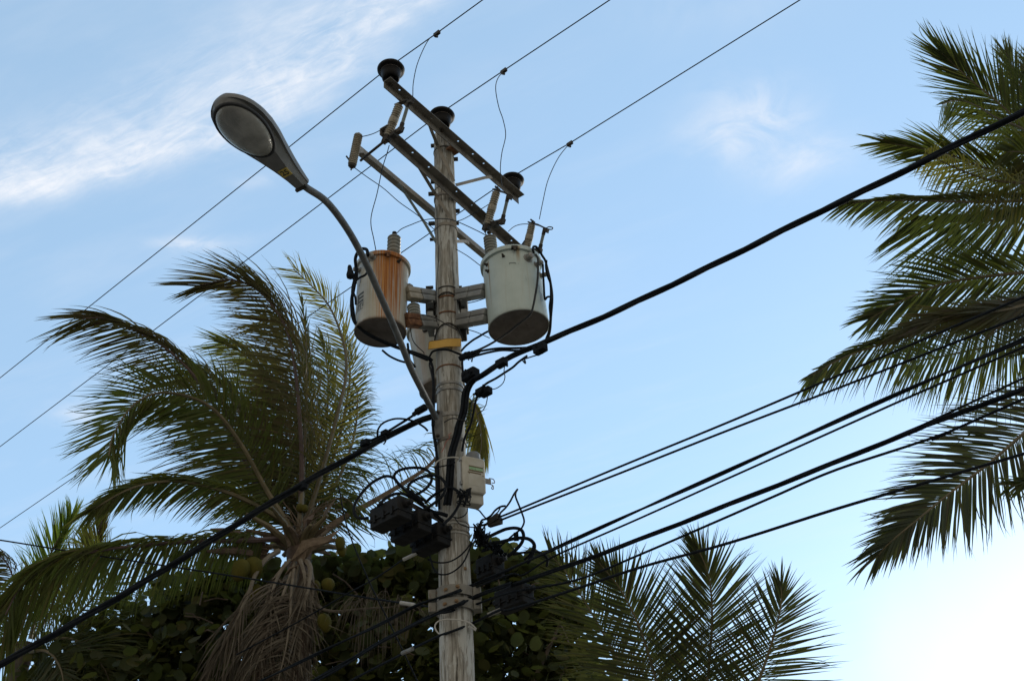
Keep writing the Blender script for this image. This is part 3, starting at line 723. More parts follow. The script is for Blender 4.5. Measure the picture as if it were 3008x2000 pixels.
# number sticker
dd = .052; sc_ = at_z(*K4(1097, 1172), ZN)
scn = N_ + u * ((sc_ - N_).dot(u)) + side * ((sc_ - N_).dot(side)) * .72
t_ = (sc_ - N_).dot(u) / LH; dd = .052 * min(1, hw(t_) / .09)
scn = scn + side * .008 - upv * (.018 + dd + .006)
e1 = (u * .0 + side).normalized(); e2 = u
b = MB(); b.box(scn, (e1, e2, upv), (.038, .033, .002)); ST = b.build('number_sticker', M_STICK, SL, flat=True)
fc = bpy.data.curves.new('digits', 'FONT'); fc.body = '25'; fc.size = .058; fc.align_x = 'CENTER'; fc.align_y = 'CENTER'; fc.offset = .0008; fc.extrude = .0006
fo = bpy.data.objects.new('digits_curve', fc); COL.objects.link(fo)
bpy.context.view_layer.update()
dm = bpy.data.meshes.new_from_object(fo.evaluated_get(bpy.context.evaluated_depsgraph_get())); bpy.data.objects.remove(fo)
MX = at_z(*K4(1040, 1200), ZN); MX2 = at_z(*K4(1170, 1140), ZN); bx = (MX2 - MX); bx = (bx - upv * bx.dot(upv)).normalized(); by = (-upv).cross(bx)
RM = Matrix.Identity(4)
for i in range(3): RM[i][0] = bx[i]; RM[i][1] = by[i]; RM[i][2] = -upv[i]
dm.transform(RM); dm.materials.clear(); dm.materials.append(M_BLACKINK)
do = bpy.data.objects.new('digits', dm); COL.objects.link(do); do.parent = ST; do.location = scn - upv * .0028 - Vector(ST['_o'])
# arm
armp = [N_ + u * .10] + [N_ - u * .03] + PT(D, [(752, 465), (800, 528), (842, 605), (880, 690), (915, 770), (945, 845), (975, 905), (1004, 962)], (N_.y + .22, 7.80))
b = MB(); b.tube(smooth(armp, 6), .026, 14); b.build('pipe_arm', M_PIPE, SL)
b = MB(); pa = pole_face(*K3(893, 165), .012); pb = pole_face(*K3(893, 350), .012); b.box((pa + pb) / 2 + Vector((0, 0.005, 0)), (R0, Vector((0, 1, 0)), Vector((0, 0, 1))), (.055, .012, (pa.z - pb.z) / 2 + .02), bev=.006)
b.build('mounting_plate', M_PIPE, SL)
for yy in (165, 345):
    b = MB(); p = pole_face(*K3(878, yy), .03); b.lathe(p, (0, -1, 0), [(.02, 0), (.02, .014), (.01, .016), (.01, .035)], 8); b.build('bolt', M_DKSTEEL, SL)

# ------------------------------------------------------------------ yellow plate
b = MB(); tp, bt = [], []
top_px = [(318, 420), (400, 372), (700, 335), (1000, 285), (1200, 245), (1500, 232), (1700, 228), (1945, 240)]
bot_px = [(285, 790), (420, 765), (700, 735), (1000, 685), (1200, 650), (1500, 640), (1700, 640), (1912, 640)]
KY = crop(1240, 980, 16.85)
for i, (a, c) in enumerate(zip(top_px, bot_px)):
    yy = 7.84 + .012 * abs(i - 4)
    tp.append(at_y(*KY(*a), yy)); bt.append(at_y(*KY(*c), yy))
def platemesh(tp, bt, off, inset, thick):
    B = MB(); T2 = []; 
    cen = sum(tp + bt, Vector()) / (2 * len(tp))
    f = lambda p: cen + (p - cen) * inset + Vector((0, off, 0))
    vs = [f(p) for p in tp] + [f(p) for p in bt]; k = len(tp)
    vs2 = [p + Vector((0, thick, 0)) for p in vs]
    fs = [(i, i + 1, k + i + 1, k + i) for i in range(k - 1)]
    o = 2 * k
    fs += [(o + k + i, o + k + i + 1, o + i + 1, o + i) for i in range(k - 1)]
    fs += [(i + 1, i, o + i, o + i + 1) for i in range(k - 1)] + [(k + i, k + i + 1, o + k + i + 1, o + k + i) for i in range(k - 1)]
    fs += [(0, k, o + k, o), (k - 1, o + k - 1, o + 2 * k - 1, 2 * k - 1)]
    B.add(vs + vs2, fs); return B
YP = thing('marker_plate', 'blank yellow marker plate bent round the pole below the transformers', 'plate', (tp[0] + bt[-1]) / 2)
platemesh(tp, bt, 0, 1.0, .003).build('plate', M_YELLOW, YP)
ol = MB()
loop = [p.lerp(sum(tp + bt, Vector()) / 16, .02) for p in tp] + [p.lerp(sum(tp + bt, Vector()) / 16, .02) for p in bt[::-1]]
ol.tube([p - Vector((0, .0015, 0)) for p in loop + loop[:1]], .0018, 5); ol.build('outline', M_YEDGE, YP)

# ------------------------------------------------------------------ meter box
YM = 7.66
bl = at_y(*KC(565, 1300), YM + .0); br = at_y(*KC(868, 1375), YM + .10); tr = at_y(*KC(872, 900), YM + .10); tl = at_y(*KC(560, 850), YM)
xa = (br - bl); xa.z = 0; xa.normalize(); za = Vector((0, 0, 1)); ya = za.cross(xa)          # ya points away from the camera
W2 = (br - bl).dot(xa) / 2; H2 = ((tl.z - bl.z) + (tr.z - br.z)) / 4; cz = (tl.z + bl.z + tr.z + br.z) / 4
cf = (bl + br + tr + tl) / 4; cf.z = cz
MT = thing('meter_box', 'cream plastic meter box with a green label on the right face of the pole', 'meter box', cf)
b = MB(); b.box(cf + ya * .055, (xa, za, ya), (W2, H2, .045), bev=.02); b.build('box_body', M_METERS, MT)
b = MB(); b.box(cf + ya * .0, (xa, za, ya), (W2 * 1.0, H2 * 1.0, .022), bev=.022); DR = b.build('door', M_METER, MT)
b = MB(); b.box(cf - ya * .0225 + xa * .015 + za * H2 * .32, (xa, za, ya), (W2 * .60, H2 * .105, .002)); b.build('green_label', M_GREEN, DR, flat=True)
b = MB()
for s_, o_ in ((1, .115), (-1, -.115)): b.box(cf - ya * .0235 + xa * .015 + za * (H2 * .32 + H2 * o_ ), (xa, za, ya), (W2 * .62, .004, .003))
for s_ in (-1, 1): b.box(cf - ya * .0235 + xa * (.015 + s_ * W2 * .61), (xa, za, ya), (.003, .003, .003)); 
b.box(cf - ya * .0225 + xa * .0 + za * H2 * .08, (xa, za, ya), (W2 * .58, .004, .003)); b.build('label_frame', M_YEDGE, DR, flat=True)
b = MB(); b.box(cf - ya * .0222 + xa * .0 - za * H2 * .30, (xa, za, ya), (W2 * .56, H2 * .34, .0015)); b.build('door_panel', M_METER, DR, flat=True)
b = MB(); b.tube([cf - xa * (W2 + .005) + za * H2 * .8, cf - xa * (W2 + .005) - za * H2 * .55], .006, 8)
for q in (.8, -.55): b.box(cf - xa * (W2 + .004) + za * H2 * q, (xa, za, ya), (.012, .014, .014))
b.build('hinge', M_GALV, MT)
b = MB(); q = cf + za * (H2 + .0) + ya * .05 + xa * .03; b.lathe(q, za, [(.062, -.005), (.062, .02), (.058, .022), (.058, .06), (.05, .07), (.02, .072)], 20); b.build('conduit_cap', M_GREYC, MT)
b = MB(); q = cf - za * (H2 + .035) + ya * .06; b.box(q, (xa, za, ya), (W2 * .9, .045, .05), bev=.01); b.build('terminal_cover', M_METER, MT)
b = MB(); q = cf + xa * W2 - za * H2 * .10 + ya * .02; b.box(q + xa * .03, (xa, za, ya), (.035, .022, .006)); b.tube(smooth([q + xa * .05 + za * .03, q + xa * .09 + za * .03, q + xa * .10 + za * .0, q + xa * .075 - za * .005], 4), .004, 5)
b.tube(smooth([q + xa * .06 - za * .02, q + xa * .085 - za * .03, q + xa * .085 - za * .06, q + xa * .07 - za * .055, q + xa * .08 - za * .03], 4), .004, 5); b.build('hasp', M_GALV, MT)
# tangle of small wires below the box
b = MB(); rnd = random.Random(3)
q0 = at_y(*K9(640, 430), YM - .03)
for i in range(9):
    pts = [q0 + Vector((rnd.uniform(-.06, .06), rnd.uniform(-.03, .03), rnd.uniform(-.07, .07))) for _ in range(5)]
    b.tube(smooth(pts, 5), .005, 5)
b.build('wire_tails', M_CABLE, MT)

# ------------------------------------------------------------------ splice boxes
UA = (A1[1] - A1[0]).normalized(); WD = Vector((.77, -.637, 0))
def splice(label, Kx, fl, fr, Yl, Yr, dpx, group):
    """fl, fr: lower-left and upper-right of the long front face (mid height)"""
    a = at_y(*Kx(*fl), Yl); c = at_y(*Kx(*fr), Yr); l = (c - a); zz = Vector((0, 0, 1)); lu = Vector((l.x, l.y, 0)).normalized(); w = zz.cross(lu)
    hl = l.length / 2; cc = (a + c) / 2 + w * .075
    t = thing('splice_box', label, 'junction box', cc, group)
    b = MB(); b.box(cc + zz * .03, (lu, w, zz), (hl, .075, .055), bev=.012); b.build('upper_shell', M_BOXP, t)
    b = MB(); b.box(cc - zz * .055, (lu, w, zz), (hl * .985, .072, .028), bev=.012); b.build('lower_shell', M_BOXP, t)
    b = MB(); b.box(cc - zz * .024, (lu, w, zz), (hl * 1.02, .082, .006)); b.build('seam_flange', M_BOXP, t)
    for s_ in (-1, 1):
        b = MB(); q = cc + lu * (hl + .0) * s_ + zz * .03; b.lathe(q, lu * s_, [(.032, 0), (.032, .03), (.024, .035), (.02, .07)], 12); b.build('cable_entry', M_BOXP, t)
    for s_ in (-.6, 0, .6):
        b = MB(); b.box(cc + lu * hl * s_ - w * .08 + zz * -.02, (lu, w, zz), (.012, .008, .03)); b.build('latch', M_BOXP, t)
    return cc, lu
G1 = 'black splice boxes hung in a row left of the pole'
S1 = splice('black splice box left of the pole, highest of its row and farthest from the pole', KB, (415, 600), (830, 420), 7.62, 7.40, 0, G1)
S2 = splice('black splice box left of the pole, between the highest and the lowest of its row', KB, (705, 790), (1120, 605), 7.80, 7.58, 0, G1)
S3 = splice('black splice box left of the pole, lowest of its row and touching the pole', KB, (1010, 965), (1400, 780), 7.95, 7.75, 0, G1)
G2 = 'black splice boxes behind the pole on the right'
S4 = splice('dark splice box tucked behind the right edge of the pole above the clamp brackets', K9, (770, 1270), (960, 1180), 8.35, 8.22, 0, G2)
S5 = splice('dark splice box among the sea grape leaves right of the pole, lower of its pair', KF, (395, 520), (560, 470), 8.6, 8.4, 0, G2)
b = MB(); b.bar(PT(KB, [(880, 330, 7.55), (1200, 500, 7.75), (1500, 660, 7.92)], 0), (0, 0, 1), .04, .01); b.build('splice_bar', M_DKSTEEL, POLE)
b = MB(); b.bar(PT(K9, [(760, 860, 8.05), (960, 1010, 8.3), (1130, 1130, 8.5)], 0), (0, 0, 1), .05, .012); b.build('splice_bar', M_DKSTEEL, POLE)

# ------------------------------------------------------------------ wires and cables
def wire(name, label, cat, P, r, m=M_CABLE, group=None, n=8, sub=8):
    b = MB(); b.tube(smooth(P, sub), r, n); return tag(b.build(name, m), label, cat, group)
def twisted(name, label, cat, P, r, strands, pitch, m=M_CABLE, group=None, sr=None):
    S = smooth(P, 14); b = MB(); L = 0; sr = sr or r * .62; paths = [[] for _ in range(strands)]
    Q = [S[0]]
    for p in S[1:]:                                                            # resample every 4 cm
        d = (p - Q[-1]).length
        k = int(d / .05)
        q0 = Q[-1]
        for j in range(1, k + 1): Q.append(q0.lerp(p, j / max(1, k)))
    for i, p in enumerate(Q):
        t = (Q[min(i + 1, len(Q) - 1)] - Q[max(i - 1, 0)]).normalized(); a, c = perp(t)
        if i: L += (p - Q[i - 1]).length
        for s_ in range(strands):
            an = 2 * math.pi * (L / pitch + s_ / strands); paths[s_].append(p + (a * math.cos(an) + c * math.sin(an)) * r * .55)
    for q in paths: b.tube(q, sr, 7)
    return tag(b.build(name, m), label, cat, group)
# primaries over the insulators
ZW = Z1 + .245
gp = 'bare power lines across the sky'
prim = [('thin bare power line over the leftmost pin insulator, passing behind the lamp head', [(1112, 0), (1006, 77)], (0, 870), 0),
        ('thin bare power line over the middle pin insulator, passing behind the lamp arm', [(1405, 0), (1160, 163)], (0, 1028), 1),
        ('thin bare power line over the rightmost pin insulator, passing behind the rusty transformer', [(1843, 0), (1312, 330)], (0, 1215), 2)]
CLAMPS = []
for lab, (p0, pc), pl, i in prim:
    top = INS[i] + Vector((0, 0, .248)); a = at_z(*D(*p0), ZW); cpt = at_z(*D(*pc), ZW); e = at_z(*D(*pl), ZW - .05)
    a2 = a + (a - top).normalized() * 6; e2 = e + (e - top).normalized() * 8
    b = MB(); b.tube([a2, a, cpt, top, top.lerp(e, .5), e, e2], .0062, 6)
    b.lathe(top + Vector((0, 0, -.022)), (0, 0, 1), [(.058, 0), (.062, .006), (.058, .012)], 16, cap=False)
    tag(b.build('power_line', M_COND), lab, 'power line', gp)
    CLAMPS.append(cpt)
for i, cpt in enumerate(CLAMPS):
    lab = ['small tap clamp on the power line above the leftmost insulator', 'small tap clamp on the middle power line at the top of the wavy drop wire',
           'small tap clamp on the power line right of the rightmost insulator'][i]
    t = thing('tap_clamp', lab, 'clamp', cpt, 'tap clamps on the power lines')
    b = MB(); b.box(cpt - Vector((0, 0, .008)), (WD, Vector((.637, .77, 0)), Vector((0, 0, 1))), (.035, .014, .018)); b.build('clamp_body', M_DKSTEEL, t)
    b = MB(); b.lathe(cpt - Vector((0, 0, .055)), (0, 0, 1), [(.012, 0), (.012, .012), (.006, .014), (.006, .04)], 8); b.build('clamp_screw', M_DKSTEEL, t)
gj = 'thin jumper wires around the crossarms'
J = lambda lab, K, pts, Y, r=.0042, m=M_COND: wire('jumper_wire', lab, 'wire', PT(K, pts, Y), r, m, gj, 6)
wire('jumper_wire', 'thin drop wire from the leftmost power line to the upper left fuse cutout', 'wire', [CLAMPS[0]] + PT(D, [(985, 95), (962, 145), (952, 190)], (CLAMPS[0].y + .05, 6.9)) + [C1[2] + Vector((.13, -.05, .05))], .0042, M_COND, gj, 6)
wire('jumper_wire', 'thin wavy drop wire from the middle power line down to the second fuse cutout', 'wire', [CLAMPS[1]] + PT(K1, [(1205, 350), (1192, 430), (1215, 560), (1250, 665), (1268, 780), (1240, 910), (1228, 1020), (1232, 1100), (1242, 1170)], (CLAMPS[1].y, 8.0)), .0042, M_COND, gj, 6)
wire('jumper_wire', 'thin drop wire from the rightmost power line to the fuse cutout above the white transformer', 'wire', [CLAMPS[2]] + PT(D, [(1285, 365), (1262, 415), (1250, 465), (1242, 505)], (CLAMPS[2].y + .05, 8.52)), .0042, M_COND, gj, 6)
J('thin lead hanging from the upper left fuse cutout down to the rusty transformer lid', K1, [(375, 855), (355, 925), (320, 1040), (280, 1230), (240, 1380), (235, 1470), (255, 1570), (278, 1690)], (7.0, 7.6))
J('thin lead from the arrester base slanting down right to the pole', K1, [(105, 1025), (200, 1095), (330, 1185), (450, 1290), (590, 1390), (720, 1500)], (7.1, 7.9))
J('short lead joining the arrester cap to the end of the second crossarm', K1, [(160, 790), (215, 778), (262, 762), (302, 742)], (7.04, 7.0))
J('arched lead from the rusty transformer bushing over the pole to the white transformer bushing', K2, [(555, 232), (600, 190), (680, 155), (760, 125), (840, 113), (930, 112), (1010, 128), (1120, 175), (1235, 232), (1250, 250)], (7.72, 7.66))
J('short wavy lead from the back of the pole to the second fuse cutout', K1, [(885, 1440), (935, 1425), (1010, 1385), (1120, 1320), (1180, 1275)], (8.05, 8.15))
J('small arched lead over the second crossarm to the right fuse cutout top', K7, [(855, 1045), (930, 980), (1010, 945), (1100, 932), (1190, 935)], (8.5, 8.6))
J('thin straight lead from the pole down to the left rim of the white transformer', K2, [(1018, 345), (1110, 400), (1215, 480)], (7.95, 7.75))
J('looped tail wire under the second fuse cutout ending at the white transformer bushing', K7, [(480, 935), (475, 1010), (500, 1070), (520, 1100), (560, 1105), (575, 1080)], 7.75)
J('thin wire from the pole slanting down right under the white transformer brackets', K2, [(1085, 762), (1160, 748), (1240, 722)], (7.95, 7.8))
J('thin wire from the pole slanting down right to the base of the white transformer', K2, [(1080, 955), (1170, 980), (1275, 1026)], (7.9, 7.75))
J('thin curling earth wire hanging in front of the rear transformer', K2, [(660, 875), (690, 855), (760, 850), (850, 870), (950, 925), (1040, 975), (1060, 1000)], 7.78, .0045, M_CABLE2)
J('thin earth wire looping down the rear transformer tank to the black cable', K2, [(672, 870), (672, 980), (690, 1050), (730, 1100), (765, 1130), (775, 1150)], (7.78, 7.85), .0045, M_CABLE2)
J('thin grey earth wire stapled down the left front of the pole top', K2, [(862, 5), (872, 90), (880, 300), (882, 420), (868, 640), (862, 860)], 7.885, .0035, M_CABLE2)

# secondary leads of the transformers
gs = 'black secondary leads beside the transformers'
def cab(lab, K, pts, Y, r=.014, m=M_CABLE, name='secondary_lead', cat='cable', g=gs, n=8): return wire(name, lab, cat, PT(K, pts, Y), r * .8, m, g, n)
cab('thick black lead curling from the rusty transformer under its base to the pole', K5, [(318, 275), (305, 215), (275, 200), (240, 205), (195, 250), (172, 320), (180, 420), (185, 520), (165, 600), (150, 680), (130, 780), (130, 900), (145, 1000), (190, 1080), (300, 1170), (450, 1250), (640, 1330), (800, 1380), (1000, 1450), (1060, 1490)], (7.45, 7.84), .019)
cab('black lead looping from the side stud of the rusty transformer into the lead bundle', K5, [(318, 450), (285, 500), (210, 540), (160, 590), (150, 700), (172, 760), (178, 840)], 7.45, .013)
cab('second black lead bound alongside the rusty transformer to its base', K5, [(190, 420), (160, 560), (140, 660), (138, 800), (150, 920), (175, 1050), (260, 1140), (420, 1230), (620, 1315), (820, 1400), (1010, 1480)], (7.43, 7.82), .016)
t = cab('black lead drooping below the rusty transformer towards the lamp arm', K5, [(480, 1365), (560, 1430), (660, 1480), (760, 1510), (840, 1535)], (7.9, 8.1), .012)
cab('black lead hanging behind the lamp arm down the rear transformer side', K5, [(775, 1290), (785, 1400), (800, 1480), (860, 1560)], 8.05, .014)
TM = thing('lead_connector', 'dark teardrop connector standing out left of the rusty transformer', 'connector', at_y(*K5(115, 500), 7.45))
b = MB(); pp = at_y(*K5(118, 545), 7.45); b.lathe(pp, (-.1, 0, 1), [(.012, 0), (.034, .02), (.036, .05), (.022, .1), (.02, .13), (.014, .15)], 12); b.build('boot', M_CABLE, TM)
b = MB(); b.tube(smooth(PT(K5, [(128, 440), (112, 432), (108, 460), (128, 500), (150, 540), (175, 590)], 7.45), 5), .012, 8); b.build('tail', M_CABLE, TM)
cab('black lead looping off the white transformer studs down to the thick cable', K6, [(668, 435), (660, 395), (672, 372), (705, 385), (760, 470), (790, 520), (812, 600), (840, 720), (860, 850), (862, 950), (850, 1100), (840, 1240), (815, 1330), (760, 1390), (690, 1420)], (7.5, 7.7), .014)
cab('black lead down the far right of the white transformer beside its twin', K6, [(800, 515), (800, 600), (820, 690), (845, 760), (850, 890), (838, 1000), (845, 1100), (838, 1230), (800, 1340)], (7.5, 7.7), .014)
cab('short black lead bending from the white transformer wall to the outer leads', K6, [(765, 560), (768, 660), (775, 780), (785, 920), (810, 900), (845, 895)], (7.52, 7.55), .012)
cab('dark green lead running down the front of the white transformer and across its base', K6, [(690, 455, 7.42), (712, 500, 7.42), (714, 620, 7.43), (705, 760, 7.44), (682, 900, 7.44), (662, 1000, 7.44), (640, 1070, 7.46), (590, 1120, 7.52), (500, 1190, 7.60), (400, 1270, 7.67), (300, 1340, 7.72), (180, 1410, 7.76), (30, 1480, 7.8)], 0, .012, M_CABLE2)
# harness at the pole right under the transformers
cab('upper of two leads from the harness knot to the white transformer bottom', KD, [(380, 240), (480, 190), (650, 150), (850, 122), (1050, 118), (1300, 110), (1440, 85)], (7.8, 7.6), .013)
cab('lower of two leads from the harness knot to the white transformer bottom', KD, [(380, 250), (500, 235), (700, 185), (900, 150), (1100, 155), (1250, 150), (1420, 110)], (7.8, 7.58), .013)
cab('black lead rising from behind the plate to the white transformer bracket', KD, [(285, 165), (350, 90), (460, 0), (560, -60), (660, -120), (800, -190)], (7.95, 7.9), .012)
cab('black lead wrapped across the pole just under the yellow plate', K2, [(815, 1170), (840, 1130), (900, 1115), (960, 1118), (1020, 1140), (1090, 1168)], 7.82, .012)
cab('black lead bowing from the harness knot down to the block at the thick cable', KD, [(350, 250), (305, 310), (305, 400), (315, 480), (350, 540), (390, 575)], 7.8, .013)
cab('dark cable hanging down the left front of the pole behind the lamp arm', K2, [(800, 1180), (825, 1210), (840, 1270), (845, 1400), (840, 1560), (838, 1700)], 7.84, .014)
cab('second dark cable hanging close to the left edge of the pole behind the lamp arm', K2, [(830, 1190), (815, 1230), (830, 1300), (852, 1420), (850, 1550), (850, 1700)], 7.86, .011, M_CABLE2)
t = thing('harness_knot', 'lumpy taped black knot of cables floating right of the pole under the plate', 'cable knot', at_y(*KD(410, 225), 7.8))
b = MB(); q = at_y(*KD(415, 230), 7.8)
b.tube(smooth([q + Vector((-.09, 0, -.03)), q + Vector((-.03, 0, .0)), q + Vector((.03, 0, .01)), q + Vector((.09, 0, .045))], 4), [.022, .028, .034, .03, .036, .032, .036, .03, .034, .028, .026, .022, .02], 8); b.build('taped_core', M_CABLE, t)
for x0, y0, x1, y1 in ((395, 260, 400, 300), (420, 265, 425, 285), (460, 250, 448, 325), (440, 200, 440, 175)):
    b = MB(); b.tube(PT(KD, [(x0, y0), (x1, y1)], 7.79), .007, 6); b.build('tape_tail', M_CABLE, t)
def lump(label, K, x, y, Y, s_, name='cable_clamp', group=None, tails=()):
    q = at_y(*K(x, y), Y); t = thing(name, label, 'clamp', q, group); rnd = random.Random(int(x * 7 + y))
    b = MB(); b.box(q, (WD, Vector((.637, .77, 0)), Vector((0, 0, 1))), (s_, s_ * .6, s_ * .62), bev=s_ * .2); b.build('clamp_body', M_CABLE, t)
    b = MB()
    for i in range(3):
        a = q + Vector((rnd.uniform(-1, 1), rnd.uniform(-.5, .2), rnd.uniform(-.6, .6))) * s_; d = Vector((rnd.uniform(-1, 1), -.3, rnd.uniform(-1, 1))).normalized()
        b.lathe(a, d, [(s_ * .28, 0), (s_ * .3, s_ * .4), (s_ * .16, s_ * .45), (s_ * .16, s_ * .9)], 8)
    b.build('clamp_bolt', M_CABLE, t); return q
gl = 'black clamps along the cables right of the pole'
lump('dark square terminal block where the thick cable meets the pole', KD, 430, 535, 7.76, .075, group=gl)
lump('dark clamp with a thin tail sitting on top of the thick cable', KD, 905, 345, 7.35, .05, group=gl)
lump('long dark clamp on the thick cable under the white transformer base', KD, 1500, 125, 7.0, .055, group=gl)
lump('left half of a pair of dark clamps on the thin drop right of the pole', KD, 598, 785, 7.6, .05, group=gl)
lump('right half of a pair of dark clamps on the thin drop right of the pole', KD, 665, 790, 7.58, .052, group=gl)
gt = 'thin leads hanging from the thick cable right of the pole'
cab('black lead leaving the thick cable and curving down to the paired clamps', KD, [(1300, 235), (1220, 290), (1150, 345), (1080, 410), (960, 490), (820, 580), (690, 650), (630, 700), (600, 760), (550, 830), (510, 930), (485, 1050), (460, 1180), (430, 1300), (370, 1420), (330, 1530), (300, 1700)], (7.3, 7.78), .012, g=gt)
cab('thin wire from the clamp on the thick cable curling back to the paired clamps', KD, [(965, 350), (948, 430), (945, 490), (958, 560), (935, 640), (880, 700), (800, 742), (690, 750)], (7.33, 7.58), .005, M_COND, g=gt)
cab('thin wire bowing left from the paired clamps down towards the pole', KD, [(555, 770), (500, 820), (465, 900), (448, 1000), (440, 1080), (430, 1180)], 7.62, .005, M_COND, g=gt)
cab('thin wire hanging from the right clamp of the pair and curling to the palm tip', KD, [(690, 860), (680, 930), (660, 1000), (615, 1075), (560, 1110), (525, 1145)], 7.58, .005, M_COND, g=gt)
cab('short thin strand under the thick cable beside the long clamp', KD, [(1270, 280), (1380, 245), (1540, 195)], (7.2, 7.0), .007, g=gt)
cab('small bent tail of wire hanging under the thick cable', KD, [(1225, 300), (1270, 350), (1262, 300), (1240, 285)], 7.2, .008, g=gt)

# thick twisted service cables
ZC = at_y(1390, 1103, 7.8).z
Kn = lambda x, y: (x, y)
rp = [at_y(*KD(500, 590), 7.72), at_y(*KD(620, 525), 7.62)] + [at_z(*D(*p), ZC - .0) for p in ((1180, 820), (1260, 785), (1400, 725), (1560, 650), (1720, 572), (1880, 492), (2040, 415), (2200, 335), (2358, 258))]
rp.append(rp[-1] + (rp[-1] - rp[-2]) * 2.5)
twisted('service_cable', 'very thick twisted service cable rising from the pole to the upper right', 'cable', rp, .022, 3, 1.9, group='thick twisted service cables', sr=.0145)
dn = PT(KD, [(620, 525, 7.62), (520, 575, 7.70), (430, 660, 7.75), (365, 780, 7.78), (345, 900, 7.79), (330, 1050, 7.80), (300, 1180, 7.80), (255, 1300, 7.79), (225, 1450, 7.78)], 0) + PT(K3, [(985, 480, 7.78), (975, 600, 7.77), (965, 760, 7.77), (950, 870, 7.77)], 0)
b = MB()
for k in range(5):
    b.tube([p + Vector(((k - 2) * .0125, -.012 * (k % 2) + .003 * math.sin(i * .5 + k), 0)) for i, p in enumerate(smooth(dn, 6))], .0095, 8)
tag(b.build('riser_bundle', M_CABLE), 'bundle of black riser cables running down the front of the pole beside the meter box', 'cable bundle')
lp = PT(D, [(1003, 957, 7.94), (950, 975, 7.95), (850, 1028, 7.97), (700, 1112, 8.0), (560, 1197, 8.03), (420, 1285, 8.06), (250, 1388, 8.1), (120, 1462, 8.12), (0, 1530, 8.15)], 0)
lp.append(lp[-1] + (lp[-1] - lp[-2]) * 3)
twisted('service_cable', 'thick twisted black service cable leaving the pole to the lower left across the palm crown', 'cable', lp, .024, 3, 1.6, group='thick twisted service cables', sr=.016)
cab('black neutral with a strain clamp running just above the left service cable', K3, [(790, 115), (715, 165), (640, 215), (520, 290), (440, 340), (340, 385)], (7.92, 7.98), .014, g='loose leads along the left service cable')
b = MB(); b.tube(PT(K3, [(785, 118), (715, 158)], (7.9, 7.95)), .032, 8); b.tube(PT(K3, [(715, 158), (690, 178)], (7.95, 7.97)), .02, 8); tag(b.build('strain_clamp', M_CABLE), 'black wedge strain clamp left of the lamp bracket', 'clamp')
cab('black lead arching over the left service cable with a hooked end', K3, [(415, 345), (420, 290), (460, 240), (540, 210), (620, 210), (700, 230), (770, 270), (800, 300)], (7.95, 7.9), .011, g='loose leads along the left service cable')
cab('short hooked lead under the left service cable', K3, [(455, 320), (480, 345), (478, 380), (462, 405)], 7.93, .008, g='loose leads along the left service cable')
lump('dark crimp clamp where two leads join the left service cable', K3, 470, 318, 7.94, .035, group='clamps on the left service cable')
lump('dark crimp clamp farther out on the left service cable, against the palm', K3, 320, 395, 7.96, .042, group='clamps on the left service cable')
lump('dark clamp under the left service cable in front of the palm crown', KJ, 890, 78, 8.0, .038, group='clamps on the left service cable')

# cables on the left edge of the pole
cab('black cable running straight down the left edge of the pole below the lamp', K3, [(838, 200), (845, 320), (870, 480), (880, 600), (885, 740), (890, 900)], 7.9, .014, g='cables down the left edge of the pole')
cab('faded cable beside the black one down the left edge of the pole', K3, [(858, 330), (868, 500), (862, 590), (868, 720), (868, 880)], 7.93, .013, M_CABLE2, g='cables down the left edge of the pole')
cab('thin wire hugging the left edge of the lower pole down to the clamp brackets', KB, [(1478, 960), (1470, 1150), (1462, 1300), (1455, 1560)], 7.92, .006, M_CABLE2, g='cables down the left edge of the pole')
cab('white cable hooked from the pole over to the top hinge of the meter box', KC, [(215, 975), (240, 925), (320, 885), (430, 865), (505, 870), (545, 885)], 7.72, .008, M_WHITEC, name='white_tie', g=None)
cab('dark tie wire across the pole just below the white cable', KC, [(200, 1005), (290, 985), (400, 960), (480, 930)], 7.74, .007, M_CABLE, name='tie_wire', g='thin tie wires across the pole front')
cab('thin dark tie wire bowed across the pole under the lamp bracket', KC, [(335, 405), (400, 365), (470, 352), (560, 375), (640, 390)], 7.76, .006, M_CABLE2, name='tie_wire', g='thin tie wires across the pole front')
M_REDW = mottled('red_wire', (.28, .07, .05), (.36, .10, .07), 20, .6)
cab('thin frayed red wire dangling on the pole left of the riser bundle', KC, [(430, 545), (395, 570), (410, 600), (360, 660), (330, 740), (300, 800)], 7.85, .004, M_REDW, name='red_wire', g=None)

# loops above the left splice boxes
gk = 'stiff black cable loops above the left splice boxes'
lo_ = lambda lab, K, pts, Y, r=.015: cab(lab, K, pts, Y, r, name='cable_loop', g=gk)
lo_('largest cable loop, arching from the outer end of the highest left splice box', KB, [(405, 590), (290, 600), (220, 560), (195, 470), (225, 360), (320, 220), (450, 90), (590, 10), (680, -10), (770, 20), (830, 90), (930, 190), (1030, 270), (1120, 350)], (7.6, 7.75))
lo_('cable loop curving back over the top of the highest left splice box', KB, [(540, 420), (640, 320), (760, 255), (870, 240), (960, 270), (1060, 320)], (7.5, 7.72))
lo_('tall cable loop crossing in front of the palm frond to the left of the pole', K3, [(800, 850), (700, 790), (610, 740), (555, 680), (545, 640), (580, 605), (660, 585), (760, 588), (815, 620), (830, 680), (790, 740), (740, 775), (690, 800)], (7.8, 7.7))
lo_('cable loop with a pale glint reaching onto the left edge of the pole', K3, [(650, 750), (660, 710), (720, 670), (800, 645), (870, 645), (920, 680), (940, 730), (920, 790), (870, 840), (800, 890), (760, 910)], (7.75, 7.66))
lo_('cable loop lying on the pole front beside the meter box', K3, [(780, 855), (840, 800), (920, 750), (980, 738), (1030, 765), (1050, 820), (1035, 880), (990, 950), (940, 1000), (920, 1020)], (7.8, 7.62))
